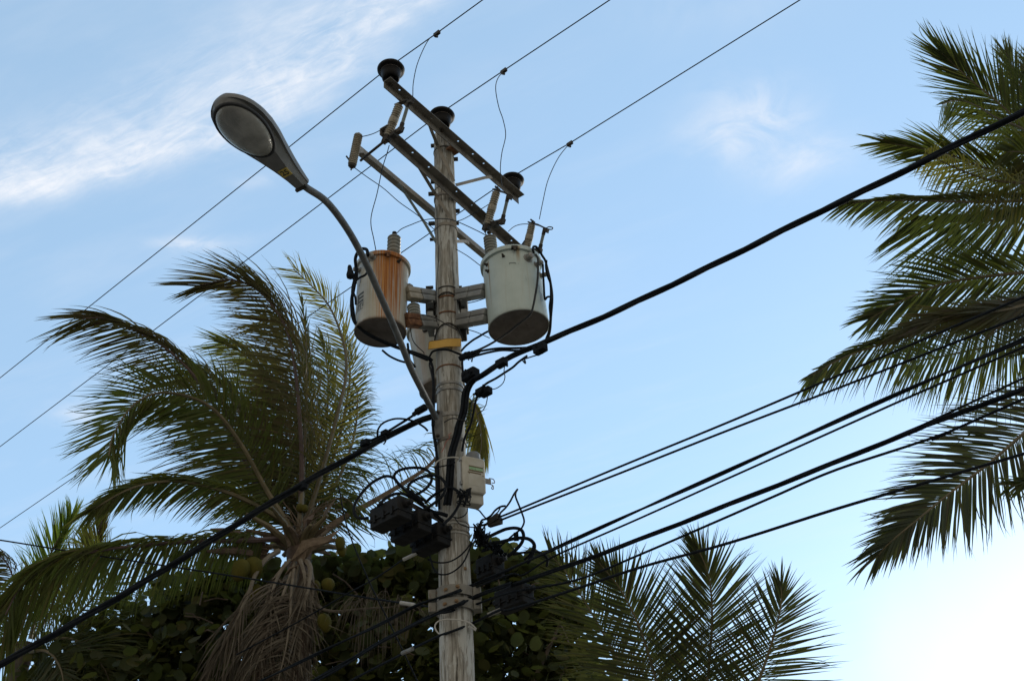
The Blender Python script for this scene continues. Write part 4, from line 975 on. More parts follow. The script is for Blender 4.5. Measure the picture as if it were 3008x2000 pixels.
lo_('short thick cable from the second splice box up to the bundle on the pole', KB, [(960, 240), (1080, 320), (1200, 420), (1320, 500), (1450, 530), (1540, 560)], (7.65, 7.78), .02)
lo_('short cable from the bundle down to the lowest left splice box', KB, [(1000, 200), (1120, 310), (1200, 420), (1240, 440), (1380, 560), (1480, 640)], (7.6, 7.8), .018)
cab('thin earth wire drooping from the meter box tangle to the right edge of the pole', K9, [(530, 660), (570, 720), (640, 760), (720, 775), (780, 775)], 7.78, .006, M_CABLE2, name='earth_wire', g='thin drooping wires on the lower pole')
cab('thin wire hanging in a small loop below the meter box', K9, [(500, 655), (570, 668), (630, 650), (670, 610), (680, 560)], 7.74, .006, M_CABLE, name='earth_wire', g='thin drooping wires on the lower pole')
cab('black wire drooping in a wide curve across the lower pole, upper of two', K9, [(760, 840), (740, 920), (690, 1000), (620, 1080), (540, 1140), (460, 1175), (370, 1185), (280, 1170), (220, 1145)], (7.86, 7.8), .008, name='earth_wire', g='thin drooping wires on the lower pole')
cab('black wire drooping in a wide curve across the lower pole, lower of two', K9, [(765, 930), (720, 990), (690, 1060), (650, 1150), (590, 1230), (500, 1295), (420, 1320), (340, 1310), (290, 1250), (265, 1180), (245, 1100)], (7.86, 7.8), .008, name='earth_wire', g='thin drooping wires on the lower pole')

# right side: dead ends, loops and drops
gr_ = 'black cable loops right of the pole'
rl = lambda lab, pts, Y, r=.013: cab(lab, K9, pts, Y, r, name='cable_loop', g=gr_)
rl('tall loop with a hooked tip rising above the drop wires right of the pole', [(1050, 650), (1060, 610), (1120, 550), (1170, 480), (1215, 395), (1255, 340), (1235, 380), (1235, 430), (1270, 520), (1305, 610), (1330, 690), (1325, 740), (1290, 800), (1210, 860), (1120, 940), (1020, 1030), (940, 1110)], (7.9, 8.2), .010)
rl('short bent loop with a taped end near the dead-end clamps', [(1120, 530), (1060, 540), (1000, 580), (950, 640), (890, 680), (845, 695), (828, 740), (828, 800), (825, 860)], 7.95, .011)
rl('thin strand running beside the bent loop to the dead-end clamps', [(1060, 540), (1030, 600), (960, 660), (900, 730), (850, 800), (810, 860)], 7.98, .007)
rl('thin lead from the pole back slanting down to the dead-end clamps', [(780, 568), (815, 585), (860, 640), (905, 690)], 8.0, .008)
rl('broad low loop nearest the pole, curving right and back down', [(850, 890), (930, 880), (1040, 830), (1130, 795), (1230, 785), (1300, 810), (1325, 870), (1310, 940), (1270, 1000), (1210, 1060), (1140, 1110)], (8.0, 8.2), .018)
rl('broad loop with a small knob, reaching farthest right above the leaves', [(970, 955), (1060, 945), (1160, 920), (1260, 900), (1360, 905), (1420, 935), (1450, 990), (1435, 1070), (1400, 1140), (1370, 1190)], (8.1, 8.3), .019)
rl('low flat loop sinking among the sea grape leaves', [(1210, 1090), (1300, 1070), (1420, 1060), (1490, 1060), (1560, 1090), (1600, 1150), (1590, 1230)], (8.2, 8.4), .013)
rl('thick strand beside the farthest right loop ending in the leaves', [(1440, 990), (1420, 1060), (1380, 1110), (1330, 1150)], 8.3, .013)
b = MB(); q = at_y(*K9(1240, 885), 8.2); b.box(q, (R0, Vector((0, 1, 0)), Vector((0, 0, 1))), (.02, .02, .03)); tag(b.build('cable_tie', M_CABLE), 'small knob clipped on the broad cable loop right of the pole', 'clip')
gd = 'dead-end clamps right of the pole'
for (x0, y0, x1, y1), lab in (((925, 725, 1040, 650), 'upper dark wedge clamp holding a drop wire right of the pole'), ((930, 742, 1070, 700), 'lower dark wedge clamp holding a drop wire right of the pole')):
    b = MB(); b.bar(PT(K9, [(x0, y0), (x1, y1)], (7.98, 7.9)), (0, 0, 1), .05, .035); b.tube(PT(K9, [(x0, y0), (790, 770)], (7.98, 8.0)), .006, 6)
    tag(b.build('wedge_clamp', M_DKSTEEL), lab, 'clamp', gd)
b = MB(); rnd = random.Random(11)
q0 = at_y(*K9(790, 830), 7.98)
for i in range(14):
    pts = [q0 + Vector((rnd.uniform(-.03, .10), rnd.uniform(-.05, .1), rnd.uniform(-.12, .07))) for _ in range(4)]
    b.tube(smooth(pts, 4), .006, 5)
tag(b.build('wire_tangle', M_CABLE), 'tangle of short dark wire ends on the right edge of the pole', 'wires')
b = MB()
for i in range(16):
    f = i / 15; q = at_y(*K9(800 + 260 * f, 890 + 190 * f), 8.1 + .25 * f)
    pts = [q + Vector((rnd.uniform(-.05, .05), rnd.uniform(-.06, .06), rnd.uniform(-.05, .06))) for _ in range(4)]
    b.tube(smooth(pts, 4), .009, 5)
tag(b.build('wire_tangle', M_CABLE), 'tangle of dark cable ends along the slanted bar right of the pole', 'wires')

# span wires to the right and left of the lower pole
gw = 'drop wires fanning out from the lower pole'
def span(lab, ptsR, ptsL, K_r, K_l, Z, r, m=M_CABLE, anchor=None, ext=2.0, tw=0, name='drop_wire'):
    P = [at_z(*K_r(*p), Z) for p in ptsR]
    P = [P[0] + (P[0] - P[1]).normalized() * ext * 3] + P
    if anchor is not None: P += anchor
    if ptsL:
        Q = [at_z(*K_l(*p), Z - .02) for p in ptsL]; P += Q + [Q[-1] + (Q[-1] - Q[-2]).normalized() * 5]
    if tw: return twisted(name, lab, 'wire', P, r, tw, 2.2, m, gw, sr=r * .62)
    return wire(name, lab, 'wire', P, r, m, gw, 7, 6)
Za = at_y(*K9(1060, 655), 7.9).z
span('thin drop wire, highest of the fan, from the upper wedge clamp to the upper right', [(2359, -200), (1530, 150), (1000, 375), (500, 580), (0, 790)], None, KE, None, Za, .0085, anchor=[at_y(*K9(1040, 652), 7.9)])
Zb = at_y(*K9(1075, 695), 7.9).z
span('thin drop wire, second of the fan, from the lower wedge clamp to the upper right', [(2359, -115), (1540, 205), (1000, 412), (500, 610), (0, 806)], None, KE, None, Zb, .0085, anchor=[at_y(*K9(1070, 697), 7.9)])
Zc = pole_face(*KA(1500, 400), .03).z
span('thick dark drop cable crossing the pole at the upper clamp bracket', [(2359, -5), (1840, 218), (1420, 406), (970, 610), (510, 815), (60, 1020)], [(960, 590), (500, 830), (0, 1060), (-500, 1300)], KE, KA, Zc, .0125, anchor=[at_z(*KA(2240, 90), Zc), pole_face(*KA(1780, 290), .05), pole_face(*KA(1500, 400), .05), at_z(*KA(1200, 500), Zc)], tw=2)
span('thin drop wire running close under the upper thick cable', [(2359, 30), (1840, 256), (1420, 444), (970, 646), (600, 813), (200, 990)], None, KE, None, Zc - .03, .007, anchor=[at_z(*KE(60, 1075), Zc - .03), at_z(*KA(2240, 160), Zc - .03), pole_face(*KA(1790, 330), .06)])
Zd = pole_face(*KA(1600, 550), .03).z
span('thickest dark drop cable crossing the pole at the lower clamp bracket', [(2359, 224), (1940, 378), (1500, 556), (850, 812), (400, 985), (0, 1125)], [(1300, 660), (700, 960), (0, 1360), (-500, 1640)], KE, KA, Zd, .015, anchor=[at_z(*KA(2240, 285), Zd), pole_face(*KA(1780, 455), .06), pole_face(*KA(1550, 560), .06)], tw=3)
span('thin strand parting upward from the thickest drop cable near the right edge', [(2359, 172), (2050, 315), (1730, 462)], None, KE, None, Zd + .02, .007, anchor=[at_z(*KE(1500, 553), Zd)])
span('thin drop wire meeting the thickest cable under the palm fronds', [(2359, 268), (2000, 425), (1500, 592), (1200, 720), (920, 842), (600, 980), (300, 1100)], [(1240, 700), (600, 1020), (0, 1395), (-500, 1670)], KE, KA, Zd - .05, .0085, anchor=[at_z(*KA(2240, 400), Zd - .05), pole_face(*KA(1770, 560), .05), pole_face(*KA(1400, 660), .05)])
Ze = pole_face(*KA(1600, 850), .03).z
span('lowest thin drop wire of the fan, tied to the pole with white ties', [(2359, 520), (1900, 655), (1500, 772), (1000, 930), (600, 1040), (300, 1140), (0, 1235)], [(1280, 980), (950, 1140), (500, 1370), (250, 1500), (-300, 1800)], KE, KA, Ze, .010, anchor=[at_z(*KA(2100, 630), Ze), pole_face(*KA(1780, 785), .04), pole_face(*KA(1500, 900), .04)])
b = MB(); b.tube(PT(KA, [(2105, 628), (1940, 700)], 7.85), .018, 8); b.tube(PT(KA, [(950, 1140), (815, 1200)], (8.1, 8.2)), .017, 8); 
tag(b.build('wire_sleeve', M_GALV), 'pale sleeves crimped on the lowest drop wire either side of the pole', 'sleeve')
b = MB(); b.tube(PT(KA, [(790, 535), (975, 565)], (8.2, 8.15)), .016, 8); tag(b.build('wire_sleeve', M_WHITEC), 'white sleeve on the wire end left of the clamp brackets', 'sleeve')
b = MB(); b.tube(PT(KB, [(905, 1190), (1095, 1100)], (8.0, 7.95)), .014, 8); tag(b.build('wire_sleeve', M_WHITEC), 'pale grey sleeve on the wire just below the left splice boxes', 'sleeve')
cab('thin wire from the pale sleeve below the splice boxes slanting to the lower left', KB, [(1110, 1098), (905, 1190), (700, 1330), (430, 1500), (100, 1680), (-600, 2080), (-1500, 2560)], (7.95, 9.4), .008, name='drop_wire', g=gw)
cab('white cable tie hooked round the pole below the clamp brackets', KA, [(1295, 945), (1250, 880), (1250, 820), (1300, 775), (1400, 755), (1560, 760), (1700, 800), (1790, 880)], 7.8, .007, M_WHITEC, name='white_tie', g=None)
cab('short white tie end at the right edge of the pole under the brackets', KA, [(1680, 850), (1740, 870), (1780, 900)], 7.84, .008, M_WHITEC, name='white_tie', g=None)
cab('dark thin wire across the far left palm sloping gently down to the right', D, [(-200, 1215, 10.4), (0, 1243, 10.2), (200, 1275, 10.0), (500, 1320, 9.6), (700, 1352, 9.2), (860, 1378, 8.8), (1000, 1398, 8.3)], 0, .010, name='drop_wire', g=gw)
cab('slim guy wire slanting down right in front of the sea grape tree', D, [(780, 1120, 8.9), (800, 1215, 8.9), (850, 1338, 8.85), (900, 1440, 8.8), (960, 1565, 8.75), (1010, 1670, 8.7)], 0, .008, name='guy_wire', g=None)

# ------------------------------------------------------------------ palms
G_DOWN = Vector((0, 0, -1))
def img(wx, wy, toward=0.0): return RC * wx - UC * wy - F_ * toward                # direction given as it looks in the picture (y down)
def ribbon(b, P, W, wv, mi):
    vs = []
    for p, w in zip(P, W): vs += [p - wv * w / 2, p + wv * w / 2]
    b.add(vs, [(2 * i, 2 * i + 1, 2 * i + 3, 2 * i + 2) for i in range(len(P) - 1)], mi)
def frond(parent, pts, L=.9, trim=0.0, n=80, a0=62, a1=22, twist=0.0, wind=None, wk=0.0, droop=.25, width=.030, pet=.12, leaf=M_LEAF, rach=M_RACHIS, sides=(1, 1), tipL=.45, r=.022, seed=0, jag=.10, name='frond', bend=1.0, gap=0.0, grow=.22, wild=1.0, ae=1.2):
    rnd = random.Random(seed * 13 + 5); n = int(n * 1.12); width *= .58; n = int(n * 1.06); S = smooth(pts, 10); N = len(S); b = MB()
    cum = [0]
    for i in range(1, N): cum.append(cum[-1] + (S[i] - S[i - 1]).length)
    if trim:
        while len(S) > 6 and cum[-2] > cum[-1] - trim and cum[-1] - cum[-2] < trim:
            trim -= cum[-1] - cum[-2]; S.pop(); cum.pop()
        N = len(S)
    tot = cum[-1]
    rl_ = [r * (1 - .88 * (c / tot) ** .8) + .003 for c in cum]
    b.tube(S, rl_, 6, 1)
    wv = (wind or Vector((0, 0, 0)))
    def at(t):
        d = t * tot
        for i in range(1, N):
            if cum[i] >= d:
                f = (d - cum[i - 1]) / max(1e-6, cum[i] - cum[i - 1]); return S[i - 1].lerp(S[i], f), (S[i] - S[i - 1]).normalized()
        return S[-1], (S[-1] - S[-2]).normalized()
    for k in range(n):
        t0 = pet + (1 - pet) * (k + .5) / n
        for si, s_ in ((0, 1), (1, -1)):
            if sides[si] <= 0 or rnd.random() < gap: continue
            t = min(.999, t0 + rnd.uniform(-.4, .4) / n)
            p, T = at(t); V = (p - CAM).normalized(); Sv = T.cross(V)
            if Sv.length < 1e-3: continue
            Sv.normalize(); Nv = Sv.cross(T)
            tw = R(twist); Sd = Sv * math.cos(tw) + Nv * math.sin(tw); Nn = Nv * math.cos(tw) - Sv * math.sin(tw)
            q = max(0, (t - pet) / (1 - pet))
            an = R(a0 + (a1 - a0) * q ** ae + rnd.gauss(0, 5.5 * wild))
            ll = L * sides[si] * (.55 + .45 * min(1, q / grow)) * (1 - (1 - tipL) * max(0, (q - .35) / .65) ** 1.4) * rnd.uniform(1 - jag * 1.6, 1 + jag)
            d = T * math.cos(an) + Sd * (s_ * math.sin(an)) + Nn * rnd.gauss(-.05, .10 * wild)
            seg = 6; P = [p]; dk = d.normalized(); wl = wk * rnd.uniform(.75, 1.25); rb = rnd.uniform(.6, 1.5); curl = Vector((rnd.gauss(0, 1), rnd.gauss(0, 1), rnd.gauss(-.3, 1))) * wild * (.12 if rnd.random() < .75 else .6)
            for j in range(seg):
                f = (j + 1) / seg
                dk = (d.normalized() + wv * (wl * f ** .7) + G_DOWN * (droop * bend * f ** 1.2 * rb) + curl * f ** 3).normalized()
                P.append(P[-1] + dk * (ll / seg))
            nn = (Nn + Sd * rnd.gauss(0, .45 * wild) + T * rnd.gauss(0, .3 * wild)).normalized()
            wvec = dk.cross(nn)
            if wvec.length < 1e-3: continue
            wvec.normalize(); w = width * rnd.uniform(.8, 1.15)
            ribbon(b, P, [w * .5, w * .95, w, w * .88, w * .62, w * .32, w * .03], wvec, 0)
    return b.build(name, [leaf, rach], parent)

def ellipsoid(b, c, ax, r, l, n=14):
    prof = [(r * math.sin(math.pi * i / 9) * (1 - .12 * math.cos(math.pi * i / 9)), -l * math.cos(math.pi * i / 9)) for i in range(10)]
    b.lathe(c, ax, prof, n, cap=False)
def palm(label, crown, r0, r1, group='coconut palms round the pole', lean=(0, 0)):
    base = Vector((crown.x + lean[0], crown.y + lean[1], 0)); t = thing('coconut_palm', label, 'palm tree', base, group)
    b = MB(); P = []; rr = []
    for i in range(41):
        f = i / 40; P.append(base.lerp(crown, f) + Vector((math.sin(f * 3) * .08 * lean[0], 0, 0))); rr.append((r0 + (r1 - r0) * f) * (1.06 if i % 2 else .97) * (1.5 - .5 * min(1, f / .06)))
    b.tube(P, rr, 16); b.build('trunk', M_TRUNK, t); return t

# --- centre palm
Yc = 11.0
crown = at_y(*D(690, 1225), Yc)
CP = palm('tall windblown coconut palm left of the pole with coconuts and hanging dead fronds', at_y(*D(688, 1262), Yc), .135, .10, lean=(.3, .2))
b = MB(); b.tube(smooth(PT(D, [(687, 1330), (688, 1290), (690, 1250), (690, 1238), (690, 1228)], Yc), 5), [.10 + .05 * math.sin(math.pi * i / 20) - .06 * (i / 20) ** 2 for i in range(21)], 14); b.build('leaf_bases', M_SPATHE, CP)
WL = img(-1, -.05); WLd = img(-1, .25)
fd = [
 ([(680, 1205, 11.4), (660, 1090, 11.5), (645, 980, 11.7), (615, 880, 11.8), (570, 820, 11.9), (510, 790, 12)], dict(L=1.1, n=130, wind=img(-1, .2), wk=1.0, droop=.2, leaf=M_LEAF, seed=10, width=.036)),
 ([(668, 1215, 11), (607, 1145, 10.9), (537, 1010, 10.7), (462, 885, 10.5), (392, 810, 10.3), (329, 770, 10.2), (253, 735, 10.1), (190, 733, 10.0)], dict(L=1.12, n=150, wind=img(-1, .42), wk=1.5, droop=.2, leaf=M_LEAFB, rach=M_RACHISP, a0=70, a1=25, sides=(.95, .8), seed=1, width=.032, tipL=.6)),
 ([(668, 1215, 10.9), (615, 1130, 10.8), (560, 1030, 10.6), (500, 950, 10.4), (440, 915, 10.3), (365, 905, 10.2), (305, 935, 10.1), (262, 1000, 10.05), (250, 1050, 10.0)], dict(L=.85, n=140, wind=img(-1, .35), wk=.55, droop=.2, leaf=M_LEAF, a0=68, a1=30, seed=15, width=.036, tipL=.7)),
 ([(690, 1210, 11), (695, 1082, 10.8), (690, 960, 10.6), (678, 840, 10.4), (660, 760, 10.3), (626, 702, 10.2), (581, 660, 10.15), (525, 645, 10.1), (450, 660, 10.1)], dict(L=1.2, n=160, wind=img(-1, .10), wk=1.6, droop=.1, leaf=M_LEAFB, rach=M_RACHISP, seed=2, width=.030, sides=(.8, 1), a0=65, a1=25)),
 ([(692, 1215, 11.2), (700, 1090, 11.3), (705, 960, 11.4), (700, 860, 11.5), (685, 790, 11.6), (650, 750, 11.6), (600, 740, 11.6)], dict(L=1.15, n=130, wind=img(-1, .2), wk=1.2, droop=.2, leaf=M_LEAFB, seed=3, width=.034)),
 ([(700, 1210, 11.1), (733, 1113, 11.1), (777, 955, 11.1), (797, 860, 11.1), (790, 785, 11.1), (758, 705, 11.1), (714, 655, 11.1), (676, 620, 11.1)], dict(L=.50, n=115, wind=img(-.8, -.3), wk=.6, droop=.1, leaf=M_LEAFY, seed=4, width=.026, tipL=.75, a0=70, a1=30)),
 ([(700, 1212, 11.3), (742, 1120, 11.4), (778, 1020, 11.5), (797, 930, 11.5), (806, 850, 11.5), (790, 770, 11.5)], dict(L=.60, n=110, wind=img(-.8, .4), wk=.5, droop=.2, leaf=M_LEAFD, seed=5, a0=75)),
 ([(712, 1212, 11.3), (765, 1130, 11.4), (805, 1040, 11.5), (822, 960, 11.5), (822, 890, 11.5)], dict(L=.55, n=90, wind=img(.3, .9), wk=.5, droop=.4, leaf=M_LEAFD, seed=17, a0=70)),
 ([(655, 1205, 10.9), (607, 1172, 10.7), (525, 1134, 10.4), (442, 1112, 10.2), (379, 1108, 10.1), (303, 1124, 9.9), (240, 1157, 9.8), (192, 1190, 9.8)], dict(L=.50, n=130, wind=img(-.7, .7), wk=1.2, droop=.5, leaf=M_LEAF, seed=6, a0=55, tipL=.7, trim=.1, width=.036)),
 ([(650, 1240, 10.9), (569, 1244, 10.6), (442, 1247, 10.3), (316, 1256, 10.1), (208, 1271, 9.9), (126, 1292, 9.8), (50, 1349, 9.8), (12, 1415, 9.8)], dict(L=1.0, n=170, wind=img(-.15, 1.0), wk=1.3, droop=.9, leaf=M_LEAF, rach=M_RACHISP, seed=7, a0=65, width=.036, grow=.95, tipL=.95)),
 ([(730, 1230, 11.2), (790, 1190, 11.4), (860, 1152, 11.6), (930, 1110, 11.8), (990, 1068, 12.0), (1035, 1010, 12.1), (1062, 960, 12.2), (1080, 925, 12.2)], dict(L=.70, n=85, wind=img(-.55, -.55), wk=.5, droop=.15, leaf=M_LEAFD, rach=M_SHEATH, seed=8, sides=(0, 1), a0=70, a1=40, width=.034)),
 ([(735, 1234, 11.2), (790, 1194, 11.4), (860, 1156, 11.6), (930, 1114, 11.8), (990, 1072, 12.0), (1035, 1014, 12.1)], dict(L=.72, n=75, wind=img(-.2, 1), wk=.5, droop=.7, leaf=M_LEAFD, rach=M_SHEATH, seed=18, sides=(1, 0), a0=85, a1=60, width=.036)),
 ([(1040, 1000, 12.2), (1062, 945, 12.2), (1080, 918, 12.2), (1096, 945, 12.2), (1107, 990, 12.2), (1108, 1030, 12.2), (1100, 1060, 12.2)], dict(L=.62, n=90, wind=img(-.12, 1), wk=3.0, droop=1.2, leaf=M_LEAFY, seed=19, a0=60, a1=20, pet=.3, tipL=.5, width=.026, r=.012)),
 ([(665, 1210, 11.2), (615, 1110, 11.3), (575, 1010, 11.5), (540, 930, 11.6), (500, 880, 11.7), (450, 850, 11.8)], dict(L=1.1, n=130, wind=img(-1, .35), wk=1.0, droop=.3, leaf=M_LEAFD, seed=9, width=.036)),
 ([(684, 1205, 11.3), (672, 1090, 11.3), (668, 1000, 11.3), (655, 920, 11.3), (620, 870, 11.3)], dict(L=1.0, n=100, wind=img(-1, .3), wk=1.0, droop=.2, leaf=M_LEAFB, seed=20, width=.038)),
 ([(700, 1205, 11.5), (735, 1090, 11.6), (752, 970, 11.7), (755, 860, 11.8), (740, 780, 11.8)], dict(L=.75, n=100, wind=img(-.9, .1), wk=.8, droop=.2, leaf=M_LEAFD, seed=11, width=.036)),
 ([(690, 1205, 10.9), (700, 1060, 10.9), (706, 900, 11.0), (705, 780, 11.0), (695, 690, 11.1)], dict(L=.42, n=50, wind=img(-.3, -.6), wk=.3, droop=.0, leaf=M_LEAFD, seed=12, a0=26, a1=10, width=.026)),
 ([(702, 1222, 11.3), (735, 1180, 11.3), (770, 1150, 11.3), (800, 1150, 11.3), (825, 1180, 11.3)], dict(L=.5, n=60, wind=img(.1, 1), wk=.7, droop=.6, leaf=M_LEAFD, seed=14)),
]
for p, kw in fd:
    kw.setdefault('r', .034); frond(CP, PT(D, [(690 + (p[0][0] - 690) * .5, 1236, 11.0)] + p, 0) if p[0][1] < 1241 and 'pet' not in kw else PT(D, p, 0), **kw)
rnd = random.Random(77)
for k in range(16):                                                            # old leaf bases round the growing point
    a0_ = at_y(*D(690, 1262), 11.0); an = 2 * math.pi * k / 16 + rnd.uniform(-.15, .15); up_ = rnd.uniform(.1, .55); ln = rnd.uniform(.28, .62)
    q0 = a0_ + Vector((math.cos(an), math.sin(an), 0)) * .10; dd_ = Vector((math.cos(an), math.sin(an), up_)).normalized()
    b = MB(); b.tube([q0 - dd_ * .05, q0 + dd_ * ln * .5 + Vector((0, 0, .04)), q0 + dd_ * ln], [.055, .035, .016], 7); b.build('leaf_base', M_RACHIS if k % 3 else M_SHEATH, CP)
dead = [
 ([(700, 570, 10.8), (600, 640, 10.6), (520, 760, 10.5), (470, 900, 10.45), (380, 1090, 10.4), (280, 1290, 10.4), (150, 1500, 10.4), (60, 1620, 10.4)], dict(L=.62, n=60, a0=18, a1=8, pet=.36, r=.03, seed=21)),
 ([(790, 640, 10.8), (660, 800, 10.6), (610, 950, 10.5), (560, 1130, 10.5), (480, 1340, 10.5), (400, 1560, 10.5)], dict(L=.6, n=60, a0=24, a1=8, pet=.2, seed=22)),
 ([(900, 640, 10.8), (945, 700, 10.6), (930, 850, 10.5), (890, 1010, 10.5), (870, 1200, 10.5), (830, 1400, 10.5), (790, 1580, 10.5)], dict(L=.45, n=50, a0=16, a1=6, pet=.25, r=.034, seed=23)),
 ([(830, 660, 10.8), (760, 840, 10.55), (700, 1000, 10.5), (640, 1200, 10.5), (600, 1400, 10.5), (570, 1600, 10.5)], dict(L=.62, n=60, a0=40, a1=14, pet=.2, seed=24)),
 ([(850, 690, 10.75), (820, 860, 10.6), (770, 1030, 10.55), (740, 1160, 10.55), (725, 1350, 10.55), (690, 1600, 10.55)], dict(L=.5, n=60, a0=70, a1=30, pet=.4, seed=25, leaf=M_DEAD)),
 ([(800, 700, 10.9), (690, 880, 10.7), (560, 1080, 10.6), (430, 1250, 10.6), (330, 1480, 10.6), (260, 1620, 10.6)], dict(L=.55, n=50, a0=20, a1=8, pet=.25, seed=26)),
 ([(870, 640, 10.7), (905, 780, 10.55), (905, 960, 10.5), (880, 1180, 10.5), (850, 1400, 10.5), (830, 1600, 10.5)], dict(L=.5, n=70, a0=30, a1=12, pet=.12, seed=28)),
 ([(930, 650, 10.8), (965, 800, 10.65), (955, 1000, 10.6), (925, 1250, 10.6), (890, 1560, 10.6)], dict(L=.42, n=60, a0=26, a1=10, pet=.2, seed=29)),
 ([(760, 660, 10.8), (700, 760, 10.6), (650, 900, 10.5), (640, 1060, 10.5), (600, 1260, 10.45), (520, 1480, 10.4)], dict(L=.55, n=60, a0=50, a1=20, pet=.2, seed=30)),
 ([(820, 700, 10.7), (800, 900, 10.5), (790, 1080, 10.45), (760, 1300, 10.45), (700, 1560, 10.45)], dict(L=.5, n=70, a0=85, a1=60, pet=.3, seed=40)),
]
for p, kw in dead:
    kw.setdefault('leaf', M_DEAD); frond(CP, PT(KJ, p, 0), rach=M_RIB, droop=.9, width=.026, gap=.42, jag=.4, name='dead_frond', **kw)
frond(CP, PT(KA, [(-400, 470, 10.7), (-250, 610, 10.5), (-60, 650, 10.3), (150, 630, 10.1), (340, 612, 10.0), (600, 598, 9.9), (860, 575, 9.8), (985, 640, 9.8)], 0), L=.62, n=46, a0=95, a1=70, droop=1.8, wind=img(-.25, 1), wk=1.0, pet=.55, leaf=M_DEAD, rach=M_DEAD, width=.012, sides=(1, 1), name='dead_frond', seed=27, r=.02)
# fibre sheath, spathes, coconuts
rnd = random.Random(5)
def torn(K, pts, Y, m=M_SHEATH, wob=.03):
    b = MB()
    P = [at_y(*K(*p), Y + rnd.uniform(-wob, wob)) for p in pts]; c = sum(P, Vector()) / len(P) + Vector((0, -.05, 0)); b.add(P + [c] + [p + Vector((0, .01, 0)) for p in P], [(i, (i + 1) % len(P), len(P)) for i in range(len(P))]); b.build('leaf_sheath', m, CP)
torn(KJ, [(790, 650), (830, 580), (880, 490), (960, 470), (1060, 455), (1180, 400), (1080, 500), (960, 570), (900, 640), (875, 695), (845, 640)], 10.72)
torn(KJ, [(740, 760), (790, 690), (850, 680), (835, 720), (780, 745)], 10.7); torn(KJ, [(775, 760), (835, 755), (830, 790), (790, 830)], 10.66)
torn(KJ, [(730, 390), (760, 400), (800, 520), (770, 540)], 10.8); torn(KJ, [(715, 960), (740, 980), (730, 1015), (712, 1010)], 10.6)
torn(KJ, [(895, 400), (890, 340), (920, 310), (980, 285), (960, 330), (920, 380)], 10.75, M_SPATHE); torn(KJ, [(1020, 350), (1060, 250), (1145, 165), (1090, 260), (1040, 330)], 10.8)
for pts in ([(620, 565), (480, 490), (330, 430), (180, 405)], [(620, 615), (480, 585), (330, 570), (150, 572)]):
    b = MB(); b.tube(smooth(PT(KJ, pts, (10.9, 10.4)), 6), [.015 + .045 * math.sin(math.pi * min(1, (i + 3) / 21)) ** 1.0 * (1 if i < 18 else 1) for i in range(19)], 8); b.build('spathe', M_SPATHE, CP)
for x, y, r_, l_, Y in ((408, 718, .095, .125, 10.45), (508, 700, .10, .12, 10.55), (405, 530, .07, .085, 10.7), (1055, 1120, .07, .10, 10.5), (1080, 830, .07, .075, 10.6), (520, 900, .09, .11, 10.7), (1175, 510, .055, .08, 10.7), (980, 850, .06, .08, 10.7), (865, 240, .045, .05, 10.85), (900, 245, .045, .05, 10.85), (1185, 570, .05, .07, 10.75)):
    b = MB(); ellipsoid(b, at_y(*KJ(x, y), Y), (rnd.uniform(-.3, .3), rnd.uniform(-.4, .2), 1), r_, l_); b.build('coconut', M_NUT, CP)
b = MB()
for i in range(26):
    a = at_y(*KJ(rnd.uniform(780, 960), rnd.uniform(300, 480)), 10.85); c = a + Vector((rnd.uniform(-.3, .45), rnd.uniform(-.1, .2), rnd.uniform(.0, .35)))
    b.tube([a, a.lerp(c, .5) + Vector((0, 0, .04)), c], .006, 4)
for i in range(14):
    a = at_y(*KJ(rnd.uniform(600, 700), rnd.uniform(520, 640)), 10.8); c = a + Vector((rnd.uniform(-.7, -.3), rnd.uniform(-.2, .1), rnd.uniform(-.15, .25)))
    b.tube([a, a.lerp(c, .5) + Vector((0, 0, .05)), c], .006, 4)
b.build('flower_stalks', M_SHEATH, CP)

# --- far left palm
LP = palm('small bright green palm at the far left behind the long drooping frond', at_y(*D(60, 1480), 12.6), .15, .11, lean=(-.4, .2))
for p, kw in (([(70, 1470, 12.6), (95, 1370, 12.5), (115, 1280, 12.4), (150, 1215, 12.3), (165, 1185, 12.3)], dict(L=.62, n=85, wind=img(-.25, -1), wk=.9, droop=0, leaf=M_LEAFG, seed=31, a0=45)),
              ([(75, 1470, 12.7), (130, 1390, 12.7), (185, 1310, 12.6), (225, 1230, 12.5), (240, 1175, 12.5)], dict(L=.55, n=80, wind=img(-.4, -1), wk=.9, droop=0, leaf=M_LEAFB, rach=M_RACHISP, seed=32, a0=50)),
              ([(80, 1480, 12.5), (150, 1440, 12.4), (220, 1370, 12.2), (250, 1320, 12.1), (190, 1250, 12.0)], dict(L=.7, n=70, droop=.3, leaf=M_LEAF, seed=34)),
              ([(60, 1490, 12.5), (45, 1420, 12.1), (35, 1350, 11.9), (18, 1300, 11.8), (-15, 1262, 11.7)], dict(L=.55, n=70, wind=img(-.8, .7), wk=1.0, droop=.4, leaf=M_LEAFB, rach=M_RACHISP, seed=35)),
              ([(70, 1490, 12.4), (130, 1470, 12.2), (190, 1480, 12.0), (240, 1540, 11.9), (260, 1600, 11.9)], dict(L=.9, n=80, droop=.5, leaf=M_LEAF, seed=36, a0=80)),
              ([(60, 1500, 12.4), (20, 1470, 12.2), (-30, 1480, 12.0), (-70, 1540, 11.9)], dict(L=.9, n=70, droop=.6, leaf=M_LEAF, seed=37)),
              ([(70, 1500, 12.3), (110, 1500, 12.0), (140, 1540, 11.8), (150, 1610, 11.7)], dict(L=.8, n=70, droop=.5, leaf=M_LEAFD, seed=38, a0=80))):
    frond(LP, PT(D, p, 0), **kw)

